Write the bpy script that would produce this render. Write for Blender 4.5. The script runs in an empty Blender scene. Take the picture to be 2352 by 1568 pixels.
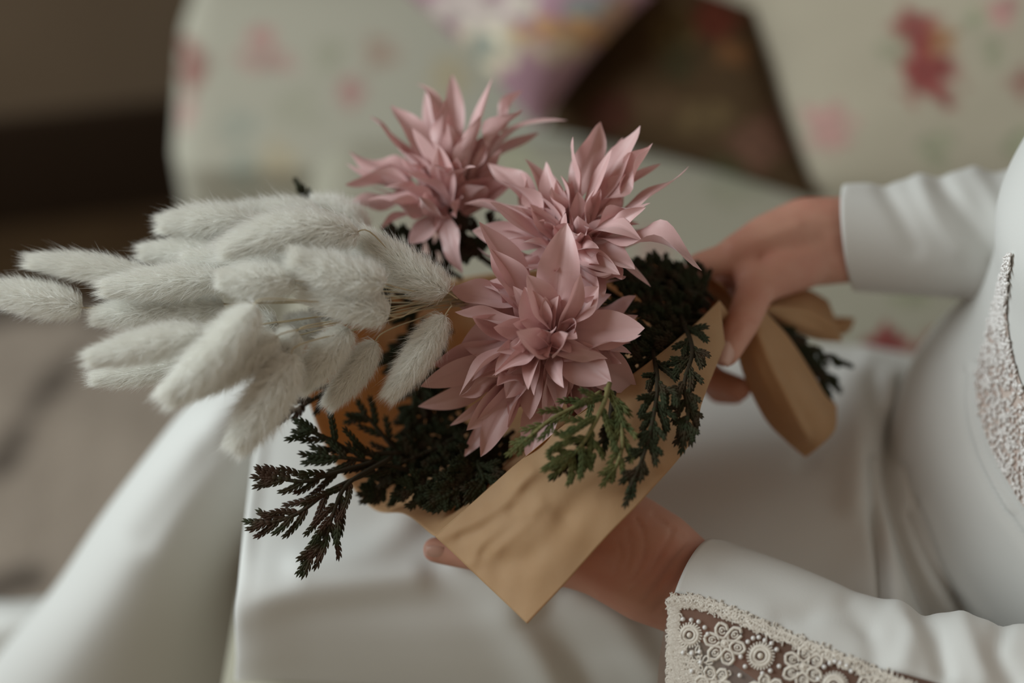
import bpy, math, random
import numpy as np
from mathutils import Vector, Matrix

random.seed(7)
rng = np.random.default_rng(7)
scene = bpy.context.scene
COL = scene.collection

# ------------------------------------------------------------------ camera
PITCH = math.radians(42.0)
DIST = 0.82                       # focus distance (m)
FOCUS = np.array([0.0, 0.0, 0.70])
FWD = np.array([0.0, math.cos(PITCH), -math.sin(PITCH)])
UPV = np.array([0.0, math.sin(PITCH), math.cos(PITCH)])
RGT = np.array([1.0, 0.0, 0.0])
CAM = FOCUS - FWD * DIST
FPX = 2352 * 50.0 / 36.0
cam_d = bpy.data.cameras.new('camera')
cam = bpy.data.objects.new('camera', cam_d)
COL.objects.link(cam)
cam_d.lens = 50.0
cam_d.sensor_width = 36.0
cam_d.clip_start = 0.01
cam.location = Vector(CAM)
cam.rotation_euler = (math.pi / 2 - PITCH, 0, 0)
cam_d.dof.use_dof = True
cam_d.dof.focus_distance = DIST
cam_d.dof.aperture_fstop = 1.4
scene.camera = cam

# ------------------------------------------------------------------ light
world = bpy.data.worlds.new('world')
scene.world = world
world.use_nodes = True
bg = world.node_tree.nodes['Background']
bg.inputs[0].default_value = (1.0, 0.76, 0.56, 1)
bg.inputs[1].default_value = 0.23

def area(name, loc, target, sx, sy, power, color):
    d = bpy.data.lights.new(name, 'AREA')
    d.shape = 'RECTANGLE'; d.size = sx; d.size_y = sy
    d.energy = power; d.color = color
    o = bpy.data.objects.new(name, d)
    COL.objects.link(o)
    o.location = loc
    o.rotation_euler = (Vector(target) - Vector(loc)).to_track_quat('-Z', 'Y').to_euler()
    return o
# daylight: one window in the unseen wall to the left of the sofa, upright and facing into the room
area('window_left_offscreen', (-1.75, 0.08, 1.85), (0.15, 0.08, 1.85), 1.45, 1.5, 62.0, (0.85, 0.965, 1.0))

scene.view_settings.view_transform = 'Standard'
scene.view_settings.look = 'None'
scene.view_settings.gamma = 1.0
scene.view_settings.exposure = 0.0
scene.view_settings.use_curve_mapping = False

# ------------------------------------------------------------------ helpers
def U(px, py, dd):                # point seen at (px,py), dd cm beyond the focus distance
    d = DIST + dd / 100.0
    return CAM + RGT * ((px - 1176) / FPX * d) + UPV * (-(py - 784) / FPX * d) + FWD * d
def ray(px, py):
    return RGT * ((px - 1176) / FPX) + UPV * (-(py - 784) / FPX) + FWD
def PZ(px, py, z):
    r = ray(px, py); return CAM + r * ((z - CAM[2]) / r[2])
def PY(px, py, y):
    r = ray(px, py); return CAM + r * ((y - CAM[1]) / r[1])
def PX(P):                        # world -> pixel
    P = np.asarray(P, float); q = P - CAM
    d = q @ FWD
    return np.stack([1176 + (q @ RGT) / d * FPX, 784 - (q @ UPV) / d * FPX, (d - DIST) * 100], -1)
def nrm(v):
    v = np.asarray(v, float); return v / (np.linalg.norm(v, axis=-1, keepdims=True) + 1e-12)

def cr(P, n, closed=False):       # Catmull-Rom along axis 0
    P = np.asarray(P, float); k = len(P)
    if closed:
        t = np.arange(n) / n * k
        i = np.floor(t).astype(int); f = t - i
        g = lambda j: P[(i + j) % k]
    else:
        E = np.concatenate([2 * P[:1] - P[1:2], P, 2 * P[-1:] - P[-2:-1]])
        t = np.linspace(0, k - 1, n)
        i = np.minimum(np.floor(t).astype(int), k - 2); f = t - i
        g = lambda j: E[i + 1 + j]
    f = f.reshape((-1,) + (1,) * (P.ndim - 1))
    a, b, c, d = g(-1), g(0), g(1), g(2)
    return 0.5 * (2 * b + (c - a) * f + (2 * a - 5 * b + 4 * c - d) * f ** 2 + (3 * b - a - 3 * c + d) * f ** 3)
def patch(ctrl, nu, nv):
    G = cr(np.asarray(ctrl, float), nu)
    G = np.swapaxes(cr(np.swapaxes(G, 0, 1), nv), 0, 1)
    return G
def grid_faces(nu, nv, off=0, closed_v=False):
    F = []
    for i in range(nu - 1):
        for j in range(nv if closed_v else nv - 1):
            j2 = (j + 1) % nv
            F.append((off + i * nv + j, off + i * nv + j2, off + (i + 1) * nv + j2, off + (i + 1) * nv + j))
    return F
def seg_dist(p, poly):            # distance of points p (n,2) to a polyline, and side-free fade
    best = np.full(len(p), 1e9)
    poly = np.asarray(poly, float)
    for a, b in zip(poly[:-1], poly[1:]):
        ab = b - a
        t = np.clip(((p - a) @ ab) / (ab @ ab), 0, 1)
        best = np.minimum(best, np.linalg.norm(p - (a + t[:, None] * ab), axis=1))
    return best
def fold(V, poly, width, amp, direction=None):
    """push verts by amp cm along direction (default up/toward viewer) near a pixel polyline"""
    q = PX(V)
    w = np.exp(-(seg_dist(q[:, :2], cr(poly, 24)) / width) ** 2)
    dr = direction if direction is not None else nrm(np.array([0, -.5, 1.0]))
    return V + (w * amp / 100.0)[:, None] * dr

# materials
def mat(name, color, rough=0.7, spec=0.3, noise=None, bump=None, sheen=0.0, trans=0.0, sss=0.0, attr=None,
        alpha=1.0, trcol=None, sssr=(0.01, 0.004, 0.002)):
    m = bpy.data.materials.new(name); m.use_nodes = True
    nt = m.node_tree; N = nt.nodes; L = nt.links
    b = N['Principled BSDF']; out = N['Material Output']
    b.inputs['Base Color'].default_value = (*color, 1)
    b.inputs['Roughness'].default_value = rough
    b.inputs['Specular IOR Level'].default_value = spec
    if sheen: b.inputs['Sheen Weight'].default_value = sheen
    if sss:
        b.inputs['Subsurface Weight'].default_value = sss
        b.inputs['Subsurface Radius'].default_value = sssr
        b.inputs['Subsurface Scale'].default_value = 1.0
    tc = N.new('ShaderNodeTexCoord')
    csock = None
    if attr:
        a = N.new('ShaderNodeAttribute'); a.attribute_name = attr; csock = a.outputs['Color']
    if noise:                      # (scale, colour2, lo, hi)
        nz = N.new('ShaderNodeTexNoise'); nz.inputs['Scale'].default_value = noise[0]; nz.inputs['Detail'].default_value = 5
        L.new(tc.outputs['Object'], nz.inputs['Vector'])
        r = N.new('ShaderNodeMapRange'); r.inputs[1].default_value = noise[2]; r.inputs[2].default_value = noise[3]
        L.new(nz.outputs['Fac'], r.inputs[0])
        mx = N.new('ShaderNodeMix'); mx.data_type = 'RGBA'
        L.new(r.outputs[0], mx.inputs['Factor'])
        if csock: L.new(csock, mx.inputs[6])
        else: mx.inputs[6].default_value = (*color, 1)
        mx.inputs[7].default_value = (*noise[1], 1)
        csock = mx.outputs[2]
    if csock: L.new(csock, b.inputs['Base Color'])
    if bump:                       # (scale, strength, distance)
        nz = N.new('ShaderNodeTexNoise'); nz.inputs['Scale'].default_value = bump[0]; nz.inputs['Detail'].default_value = 4
        L.new(tc.outputs['Object'], nz.inputs['Vector'])
        bp = N.new('ShaderNodeBump'); bp.inputs['Strength'].default_value = bump[1]; bp.inputs['Distance'].default_value = bump[2]
        L.new(nz.outputs['Fac'], bp.inputs['Height']); L.new(bp.outputs[0], b.inputs['Normal'])
    sh = b.outputs[0]
    if trans:
        t = N.new('ShaderNodeBsdfTranslucent'); t.inputs[0].default_value = (*(trcol or color), 1)
        mx = N.new('ShaderNodeMixShader'); mx.inputs[0].default_value = trans
        L.new(sh, mx.inputs[1]); L.new(t.outputs[0], mx.inputs[2]); sh = mx.outputs[0]
    if alpha < 1:
        t = N.new('ShaderNodeBsdfTransparent')
        mx = N.new('ShaderNodeMixShader'); mx.inputs[0].default_value = alpha
        L.new(t.outputs[0], mx.inputs[1]); L.new(sh, mx.inputs[2]); sh = mx.outputs[0]
    L.new(sh, out.inputs['Surface'])
    return m

M = {}
M['dress'] = mat('ivory_crepe', (0.655, 0.645, 0.615), 0.62, 0.25, bump=(900, 0.10, 0.001), sheen=0.15)
M['petal'] = mat('dusty_pink_satin', (0.70, 0.46, 0.445), 0.42, 0.45, noise=(60, (0.65, 0.40, 0.39), 0.35, 0.7), bump=(2500, 0.06, 0.0006), sheen=0.25, trans=0.22, trcol=(0.72, 0.36, 0.34))
M['fluff'] = mat('cream_fluff', (0.97, 0.965, 0.93), 0.8, 0.1, trans=0.50, trcol=(0.97, 0.96, 0.92))
M['fluffcore'] = mat('cream_spike', (0.93, 0.91, 0.85), 0.9, 0.1, bump=(700, 0.6, 0.002))
M['straw'] = mat('straw_stem', (0.52, 0.43, 0.28), 0.6, 0.3)
M['green'] = mat('dark_cedar', (0.024, 0.029, 0.013), 0.75, 0.15, noise=(90, (0.040, 0.026, 0.014), 0.45, 0.65))
M['green_tip'] = mat('russet_cedar', (0.050, 0.026, 0.016), 0.75, 0.15, noise=(60, (0.028, 0.032, 0.014), 0.4, 0.6))
M['lime'] = mat('fresh_cedar', (0.105, 0.105, 0.035), 0.7, 0.2, noise=(120, (0.05, 0.065, 0.02), 0.4, 0.65))
M['twig'] = mat('cedar_twig', (0.03, 0.022, 0.012), 0.8, 0.2)
M['limetwig'] = mat('fresh_twig', (0.17, 0.15, 0.06), 0.7, 0.2)
M['paper'] = mat('kraft_paper', (0.60, 0.425, 0.245), 0.62, 0.25, noise=(45, (0.55, 0.375, 0.205), 0.35, 0.7), bump=(260, 0.10, 0.001), trans=0.42, trcol=(0.74, 0.37, 0.06))
M['skin'] = mat('skin', (0.56, 0.30, 0.22), 0.55, 0.30, noise=(35, (0.53, 0.245, 0.18), 0.4, 0.7), bump=(1400, 0.10, 0.0008), sss=0.15)
M['nail'] = mat('nail', (0.56, 0.33, 0.26), 0.28, 0.5)
M['lace'] = mat('lace_thread', (0.70, 0.64, 0.56), 0.75, 0.2, sheen=0.2)
M['net'] = mat('fine_net', (0.20, 0.13, 0.10), 0.8, 0.1, alpha=0.55)
M['pearl'] = mat('pearl', (0.74, 0.71, 0.68), 0.18, 0.6)
M['bead'] = mat('glass_bead', (0.80, 0.76, 0.73), 0.10, 0.8)
M['beadnet'] = mat('beaded_net', (0.62, 0.52, 0.46), 0.8, 0.2, noise=(120, (0.50, 0.38, 0.33), 0.4, 0.65))
M['floral'] = mat('floral_upholstery', (0.5, 0.47, 0.36), 0.85, 0.15, attr='print', bump=(500, 0.1, 0.001))
M['wood'] = mat('floor_wood', (0.056, 0.031, 0.013), 0.5, 0.25, noise=(6, (0.042, 0.022, 0.009), 0.4, 0.6))
M['wall'] = mat('wall_paint', (0.185, 0.135, 0.09), 0.9, 0.1, noise=(3, (0.16, 0.115, 0.076), 0.4, 0.6))
M['skirting'] = mat('dark_skirting', (0.026, 0.014, 0.007), 0.6, 0.2)
M['rug'] = mat('rug_pile', (0.3, 0.26, 0.22), 0.95, 0.05, attr='print', bump=(160, 0.5, 0.01))

def mesh(name, V, F, m, parent=None, smooth=True, loc=None, kind=None):
    """V in world metres; the object's origin goes to loc (default: lowest centre)"""
    V = np.asarray(V, float).reshape(-1, 3)
    if loc is None and parent is None:
        loc = np.array([*V[:, :2].mean(0), V[:, 2].min()])
    me = bpy.data.meshes.new(name)
    L = np.zeros(3) if loc is None else np.asarray(loc, float)
    me.from_pydata((V - L).tolist(), [], F)
    me.update()
    if smooth: me.polygons.foreach_set('use_smooth', [True] * len(me.polygons))
    if m: me.materials.append(M[m] if isinstance(m, str) else m)
    o = bpy.data.objects.new(name, me)
    COL.objects.link(o)
    o.location = L
    if parent is not None:
        o.parent = parent
        o.matrix_parent_inverse = parent.matrix_basis.inverted()
    if kind: o['kind'] = kind
    return o
def empty(name, loc, label=None, cat=None, group=None):
    o = bpy.data.objects.new(name, None); COL.objects.link(o)
    o.location = Vector(loc); o.empty_display_size = 0.02
    if label: tag(o, label, cat, group)
    return o
def tag(o, label, cat, group=None):
    o['label'] = label; o['category'] = cat
    if group: o['group'] = group
    return o
def tube(P, R, seg=6, caps=True):
    P = np.asarray(P, float); n = len(P)
    R = np.broadcast_to(np.asarray(R, float), (n,))
    T = nrm(np.gradient(P, axis=0))
    ref = np.array([0.13, 0.9, 0.4]); V = []
    for i in range(n):
        a = nrm(np.cross(T[i], ref)); b = np.cross(T[i], a)
        th = np.arange(seg) / seg * 2 * math.pi
        V.append(P[i] + R[i] * (np.cos(th)[:, None] * a + np.sin(th)[:, None] * b))
    V = np.concatenate(V); F = grid_faces(n, seg, 0, True)
    if caps:
        F.append(tuple(range(seg))[::-1]); F.append(tuple((n - 1) * seg + k for k in range(seg)))
    return V, F
class Acc:
    def __init__(s): s.V = []; s.F = []; s.n = 0
    def add(s, V, F):
        V = np.asarray(V).reshape(-1, 3)
        s.F += [tuple(i + s.n for i in f) for f in F]; s.V.append(V); s.n += len(V)
    def out(s): return np.concatenate(s.V), s.F
def sphere(c, r, nu=8, nv=6):
    V = []; F = []
    for i in range(nv + 1):
        ph = math.pi * i / nv
        for j in range(nu):
            th = 2 * math.pi * j / nu
            V.append((math.sin(ph) * math.cos(th), math.sin(ph) * math.sin(th), math.cos(ph)))
    F = grid_faces(nv + 1, nu, 0, True)
    return np.array(c) + np.array(V) * np.asarray(r), F
def solidify(o, t, offset=0.0):
    md = o.modifiers.new('thickness', 'SOLIDIFY'); md.thickness = t; md.offset = offset
def paint(o, cols, name='print'):
    a = o.data.color_attributes.new(name, 'FLOAT_COLOR', 'POINT')
    c = np.ones((len(o.data.vertices), 4), np.float32); c[:, :3] = cols
    a.data.foreach_set('color', c.ravel())
def vnoise(p, s, seed=0):         # smooth pseudo noise from summed sines
    r = np.random.default_rng(seed); p = np.asarray(p, float) * s; out = 0
    for k in range(6):
        w = r.normal(size=p.shape[-1]) * (1 + .6 * k); out = out + np.sin(p @ w + r.uniform(0, 6.28)) / (1 + .5 * k)
    return out / 2.2
def blotches(uv, base, spots):
    """flat floral print. spot: (u, v, ru, rv, colour, petals, strength)"""
    c = np.tile(np.array(base, float), (len(uv), 1))
    nz = vnoise(uv, .035, 3)
    for k, (u, v, ru, rv, colr, pet, st) in enumerate(spots):
        du = (uv[:, 0] - u) / ru; dv = (uv[:, 1] - v) / rv
        r = np.hypot(du, dv); th = np.arctan2(dv, du)
        edge = 1 + 0.10 * np.cos(pet * th + k) + 0.34 * nz
        w = np.clip((edge - r) / 0.22, 0, 1) * st
        veins = 1 + 0.25 * np.sin(r * 9 + 2 * th + k)     # petal lines of the print
        c = c * (1 - w[:, None]) + w[:, None] * np.array(colr) * veins[:, None]
    return c

# ================================================================== SETTING
fl_v = [(-4, -2.5, 0), (3, -2.5, 0), (3, 4, 0), (-4, 4, 0)]
floor = mesh('floor', fl_v, [(0, 1, 2, 3)], 'wood', smooth=False, loc=(0, 0, 0)); floor['kind'] = 'structure'
a = PZ(0, 505, 0); b = PZ(360, 462, 0)
wd = nrm((b - a) * np.array([1, 1, 0])); wn = np.array([-wd[1], wd[0], 0])
w0 = a - wd * 2.2; w1 = a + wd * 3.2
def slab(name, p0, p1, n, t, z0, z1, m, parent=None):
    V = []
    for z in (z0, z1):
        for p in (p0, p1, p1 + n * t, p0 + n * t): V.append((p[0], p[1], z))
    F = [(0, 3, 2, 1), (4, 5, 6, 7), (0, 1, 5, 4), (1, 2, 6, 5), (2, 3, 7, 6), (3, 0, 4, 7)]
    return mesh(name, V, F, m, parent, smooth=False)
wall = slab('wall_back', w0, w1, wn, 0.1, 0, 2.6, 'wall'); wall['kind'] = 'structure'
zb = PY(180, 230, (a + wd * 0.25)[1])[2]
bbd = slab('baseboard_back', w0 - wn * 0.02, w1 - wn * 0.02, wn, 0.022, 0, float(zb), 'skirting'); bbd['kind'] = 'structure'

# rug with irregular dark stitched lines
r0 = PZ(-300, 712, 0); r1 = PZ(900, 700, 0)
rx0, rx1, ry1, ry0 = r0[0] - 0.6, 0.75, 0.5 * (r0[1] + r1[1]), -1.2
nx, ny = 150, 170
X, Y = np.meshgrid(np.linspace(rx0, rx1, nx), np.linspace(ry0, ry1, ny), indexing='ij')
Z = 0.018 + 0.003 * vnoise(np.stack([X, Y], -1).reshape(-1, 2), 45, 1).reshape(X.shape)
edge = np.minimum.reduce([X - rx0, rx1 - X, Y - ry0, ry1 - Y])
Z = np.where(edge < 0.004, 0.0, Z)
RV = np.stack([X, Y, Z], -1).reshape(-1, 3)
rug = mesh('rug', RV, grid_faces(nx, ny), 'rug', loc=(0, 0, 0))
tag(rug, 'greige woven rug with irregular dark lines on the wooden floor', 'rug')
q = PX(RV)[:, :2]
c = np.tile(np.array([0.36, 0.295, 0.24]), (len(RV), 1)) * (1 + 0.10 * vnoise(RV[:, :2], 25, 5))[:, None]
lines = []
A0 = PZ(255, 745, 0)[:2]; A1 = PZ(95, 950, 0)[:2]; A2 = PZ(-10, 1120, 0)[:2]
B0 = PZ(60, 1350, 0)[:2]; B1 = PZ(-60, 1400, 0)[:2]
E0 = PZ(200, 735, 0)[:2]; E1 = PZ(-300, 760, 0)[:2]
for poly, wdt in (([A0, A1, A2], 0.022), ([E0, E1], 0.020), ([B0, B1], 0.02)):
    d = seg_dist(RV[:, :2], poly)
    w = np.clip(1.4 - d / wdt + 0.75 * vnoise(RV[:, :2], 22, 9), 0, 1) * 0.80
    c = c * (1 - w[:, None]) + w[:, None] * np.array([0.05, 0.038, 0.03])
paint(rug, c)

# ------------------------------------------------------------------ sofa
SEAT = 0.46; ARM_Y = 0.60
sofa = empty('sofa', (0.2, 0.2, 0), 'floral upholstered sofa with rounded padded arm beside the rug', 'sofa')
BASE = (0.42, 0.395, 0.32)
RED = (0.22, 0.045, 0.042); PINK = (0.42, 0.20, 0.19); SAGE = (0.27, 0.27, 0.18); OCH = (0.46, 0.33, 0.15); GREY = (0.30, 0.32, 0.27)
def rbox(x0, x1, y0, y1, z0, z1, r, nu=70):
    """box with rounded edges, dense enough for the print; returned as verts, faces"""
    a = Acc()
    def face(o, u, v, n):
        G = []
        k = np.linspace(0, 1, nu)
        for s in k:
            for t in k: G.append(o + u * s + v * t)
        return np.array(G)
    lo = np.array([x0, y0, z0]); hi = np.array([x1, y1, z1])
    ex = np.array([x1 - x0, 0, 0]); ey = np.array([0, y1 - y0, 0]); ez = np.array([0, 0, z1 - z0])
    for o, u, v in ((lo, ex, ez), (lo + ey, ez, ex), (lo, ez, ey), (lo + ex, ey, ez), (lo + ez, ex, ey), (lo, ey, ex)):
        P = face(o, u, v, None)
        c = np.clip(P, lo + r, hi - r); d = P - c
        P = c + nrm(d) * np.minimum(r, np.linalg.norm(d, axis=1, keepdims=True) * 10)
        a.add(P, grid_faces(nu, nu))
    V, F = a.out()
    return V, F
def spot(px, py, plane, rpx, colr, pet=5, st=1.0, asp=1.0):
    return (px, py, rpx, rpx * asp, colr, pet, st)
# far arm: inner face toward the viewer
ztop = 0.503
V, F = rbox(-0.355, 0.62, ARM_Y, ARM_Y + 0.17, 0.06, float(ztop), 0.035, 110)
V[:, 1] += 1.5 * np.clip(V[:, 2] - 0.40, 0, 1)      # padded arm slopes outward
arm = mesh('arm', V, F, 'floral', sofa)
pq = PX(V)[:, :2]
paint(arm, blotches(pq, BASE, [
    spot(440, 150, 0, 34, RED, 3, .75, 2.1), spot(425, 265, 0, 18, PINK, 3, .6, 2), spot(600, 85, 0, 32, PINK, 5, .8), spot(610, 140, 0, 68, PINK, 4, .6, .42),
    spot(870, 115, 0, 40, (0.33, 0.22, 0.17), 5, .7), spot(805, 210, 0, 32, PINK, 5, .8), spot(545, 285, 0, 50, GREY, 3, .55), spot(560, 400, 0, 46, GREY, 4, .7),
    spot(640, 370, 0, 50, OCH, 4, .3), spot(760, 130, 0, 45, SAGE, 4, .35), spot(690, 250, 0, 55, SAGE, 3, .25),
    spot(1030, 170, 0, 50, OCH, 5, .4), spot(930, 380, 0, 40, SAGE, 4, .3)]))
# near arm, back and base (out of the frame, they close the sofa)
V, F = rbox(-0.20, 0.56, -0.55, ARM_Y - 0.002, 0.24, SEAT, 0.05, 120)
V[:, 2] += np.where(V[:, 2] > SEAT - 0.02, 0.012 * np.cos((V[:, 1] + 0.2) * 2.2), 0)
seat = mesh('seat_cushion', V, F, 'floral', sofa)
pq = PX(V)[:, :2]
paint(seat, blotches(pq, (0.35, 0.325, 0.255), [
    spot(2040, 790, 0, 48, RED, 4, .95, .8), spot(2135, 805, 0, 55, RED, 5, .95, .8), spot(2105, 685, 0, 50, SAGE, 3, .7, .5), spot(2240, 715, 0, 60, SAGE, 4, .6, .6),
    spot(2255, 790, 0, 40, PINK, 4, .5), spot(1700, 430, 0, 90, SAGE, 4, .4, .5), spot(1200, 380, 0, 60, (0.42, 0.42, 0.28), 4, .5), spot(1880, 570, 0, 60, OCH, 4, .25),
    spot(1000, 560, 0, 60, PINK, 4, .6), spot(1500, 560, 0, 50, PINK, 4, .4)]))
V, F = rbox(-0.18, 0.62, -0.55, ARM_Y, 0.06, 0.238, 0.02, 30)
bse = mesh('base', V, F, 'floral', sofa); paint(bse, np.tile(np.array(BASE), (len(V), 1)) * (1 + .15 * vnoise(V, 20, 2))[:, None])
V, F = rbox(0.62, 0.82, -0.75, ARM_Y + 0.17, 0.06, 0.88, 0.05, 60)
bk = mesh('back', V, F, 'floral', sofa)
def autospots(V, seed, n=22):
    r = np.random.default_rng(seed); cs = np.tile(np.array(BASE), (len(V), 1))
    for k in range(n):
        c0 = V[r.integers(len(V))]; rad = r.uniform(.025, .06); colr = [RED, PINK, SAGE, OCH, GREY][k % 5]
        w = np.clip((1 + .25 * vnoise(V, 60, k) - np.linalg.norm(V - c0, axis=1) / rad) / .2, 0, 1)[:, None] * .8
        cs = cs * (1 - w) + w * np.array(colr)
    return cs
paint(bk, autospots(V, 5))
V, F = rbox(-0.34, 0.62, -0.75, -0.555, 0.06, float(ztop), 0.04, 40)
na = mesh('arm', V, F, 'floral', sofa); paint(na, autospots(V, 6))
for fx, fy in ((-.28, .70), (-.28, -.70), (.76, .70), (.76, -.70)):
    V, F = tube([(fx, fy, 0.0), (fx, fy, 0.03), (fx, fy, 0.065)], [.018, .022, .026], 12); mesh('foot', V, F, 'skirting', sofa)

def pillow(name, corners, thick, label, cat, cols, n=46):
    c = [np.asarray(k, float) for k in corners]       # BL, BR, TR, TL
    nr = nrm(np.cross(c[1] - c[0], c[3] - c[0]))
    if nr @ FWD > 0: nr = -nr
    s = np.linspace(-1, 1, n); S, T = np.meshgrid(s, s, indexing='ij')
    # soft concave sides
    su = S * (1 - 0.07 * (1 - T ** 2)); tv = T * (1 - 0.07 * (1 - S ** 2))
    a1 = ((1 - su) * (1 - tv) / 4)[..., None]; a2 = ((1 + su) * (1 - tv) / 4)[..., None]
    a3 = ((1 + su) * (1 + tv) / 4)[..., None]; a4 = ((1 - su) * (1 + tv) / 4)[..., None]
    P = a1 * c[0] + a2 * c[1] + a3 * c[2] + a4 * c[3]
    h = ((1 - S ** 4) * (1 - T ** 4))[..., None] ** 0.55 * thick
    h = h * (1 + .10 * vnoise(np.stack([S, T], -1).reshape(-1, 2), 2.5, len(name)).reshape(S.shape)[..., None])
    a = Acc(); a.add(P + nr * h, grid_faces(n, n)); a.add(P - nr * h, [f[::-1] for f in grid_faces(n, n)])
    V, F = a.out()
    o = mesh(name, V, F, 'floral'); tag(o, label, cat, None)
    paint(o, cols(PX(V)[:, :2]))
    return o
LIL = (0.36, 0.21, 0.25)
pillow('cushion', [PZ(1238, 300, SEAT + .03), PY(1500, -10, .57), PY(1180, -330, .70), PY(870, -70, .68)], 0.045,
       'lilac printed cushion with cream and orange patches standing on its corner', 'cushion',
       lambda q: blotches(q, LIL, [spot(1120, 110, 0, 95, (0.55, 0.49, 0.36), 3, .9, .9), spot(1090, 20, 0, 110, (0.52, 0.45, 0.40), 4, .8, .5), spot(1105, 105, 0, 32, (0.22, 0.25, 0.22), 3, .8),
            spot(1350, 15, 0, 75, (0.24, 0.28, 0.26), 4, .85, .45), spot(1300, 75, 0, 110, (0.48, 0.27, 0.11), 5, .85, .38), spot(1270, 115, 0, 90, (0.50, 0.40, 0.28), 4, .7, .35),
            spot(1420, 50, 0, 50, (0.46, 0.28, 0.17), 4, .7), spot(1200, 10, 0, 40, (0.6, 0.55, 0.45), 3, .6)]))
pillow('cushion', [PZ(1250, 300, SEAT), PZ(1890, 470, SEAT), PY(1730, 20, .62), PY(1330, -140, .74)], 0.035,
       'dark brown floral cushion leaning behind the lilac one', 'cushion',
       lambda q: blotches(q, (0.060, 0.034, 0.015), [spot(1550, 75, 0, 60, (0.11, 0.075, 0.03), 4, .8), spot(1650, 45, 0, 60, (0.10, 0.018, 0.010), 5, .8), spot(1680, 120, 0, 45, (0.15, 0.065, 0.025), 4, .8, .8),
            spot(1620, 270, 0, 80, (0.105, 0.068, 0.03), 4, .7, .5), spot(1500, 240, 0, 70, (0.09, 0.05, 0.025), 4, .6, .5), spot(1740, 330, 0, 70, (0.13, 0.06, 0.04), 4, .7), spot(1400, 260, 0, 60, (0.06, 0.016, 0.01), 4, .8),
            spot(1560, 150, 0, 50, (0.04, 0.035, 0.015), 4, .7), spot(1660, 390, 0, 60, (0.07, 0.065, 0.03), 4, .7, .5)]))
pillow('cushion', [PZ(1840, 440, SEAT), PZ(2760, 640, SEAT), PY(2600, -140, .50), PY(1560, -40, .72)], 0.05,
       'cream floral cushion with large red blooms behind the right sleeve', 'cushion',
       lambda q: blotches(q, (0.38, 0.33, 0.25), [spot(1900, 290, 0, 60, PINK, 5, .7), spot(2140, 165, 0, 72, RED, 5, .95, 1.2), spot(2100, 60, 0, 62, RED, 4, .9, .7), spot(2165, 95, 0, 35, (0.34, 0.16, 0.07), 4, .8), spot(2050, 110, 0, 40, SAGE, 3, .5), spot(2300, 25, 0, 40, PINK, 4, .8),
            spot(2352, 190, 0, 38, RED, 4, .6), spot(2240, 40, 0, 28, SAGE, 3, .8), spot(2280, 120, 0, 26, SAGE, 3, .7, 1.4), spot(2150, 345, 0, 45, SAGE, 3, .7), spot(2350, 330, 0, 40, SAGE, 3, .8)]))

# ================================================================== PERSON
# ---- body: arms, hands and torso as one skinned surface
caps = Acc()
def capsule(p0, r0, p1, r1, seg=14):
    p0 = np.asarray(p0, float); p1 = np.asarray(p1, float)
    t = p1 - p0; Ln = np.linalg.norm(t); t = t / max(Ln, 1e-9)
    a = nrm(np.cross(t, [0.31, 0.77, -0.55])); b = np.cross(t, a)
    rings = []
    for k in range(5):
        ph = math.pi / 2 * (1 - k / 4); rings.append((p0 - t * r0 * math.sin(ph), max(r0 * math.cos(ph), 1e-4)))
    for k in range(5):
        ph = math.pi / 2 * k / 4; rings.append((p1 + t * r1 * math.sin(ph), max(r1 * math.cos(ph), 1e-4)))
    th = np.arange(seg) / seg * 2 * math.pi
    V = np.concatenate([c + r * (np.cos(th)[:, None] * a + np.sin(th)[:, None] * b) for c, r in rings])
    F = grid_faces(len(rings), seg, 0, True)
    F.append(tuple(range(seg))[::-1]); F.append(tuple((len(rings) - 1) * seg + k for k in range(seg)))
    caps.add(V, [f[::-1] for f in F])
def chain(pts, rad):               # pts (px,py,dd) or world; rad in mm
    W = [U(*p) if not isinstance(p, np.ndarray) else p for p in pts]
    for i in range(len(W) - 1): capsule(W[i], rad[i] / 1000, W[i + 1], rad[i + 1] / 1000)
    return W
# far hand (her right): wrist, back of hand, thumb over the paper, fingers round the stems
shR = np.array([0.47, 0.20, 1.00]); elR = np.array([0.50, 0.20, 0.70])
chain([shR, elR, (2352, 545, 16), (1960, 550, 12.5), (1880, 548, 12)], [44, 38, 36, 26, 25])
chain([(1960, 520, 12), (1850, 525, 11.5), (1760, 560, 10.5), (1690, 585, 9.5)], [20, 21, 19, 13])
chain([(1960, 580, 12), (1850, 590, 11.5), (1770, 625, 12), (1690, 640, 13)], [20, 20, 19, 14])
chain([(1850, 560, 12.5), (1740, 610, 13.5), (1670, 650, 15)], [20, 21, 15])
chain([(1850, 600, 11), (1785, 625, 9.5), (1738, 660, 8.5), (1705, 740, 7), (1668, 812, 5.8)], [18, 16.5, 12.5, 11, 8.6])
chain([(1738, 640, 9.5), (1690, 590, 9.5), (1605, 612, 9.3), (1560, 700, 10.5), (1570, 770, 12)], [15, 11.5, 9.2, 8.2, 7])
chain([(1760, 640, 11), (1690, 620, 12), (1600, 660, 12.5), (1575, 790, 13), (1640, 872, 11.5), (1698, 893, 10)], [15, 12, 10, 9, 9, 8.2])
chain([(1760, 660, 12), (1690, 650, 14), (1600, 720, 14.5), (1590, 830, 14), (1650, 900, 12.5), (1690, 905, 11.5)], [14, 12, 9.5, 8.5, 8, 7.2])
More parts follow.
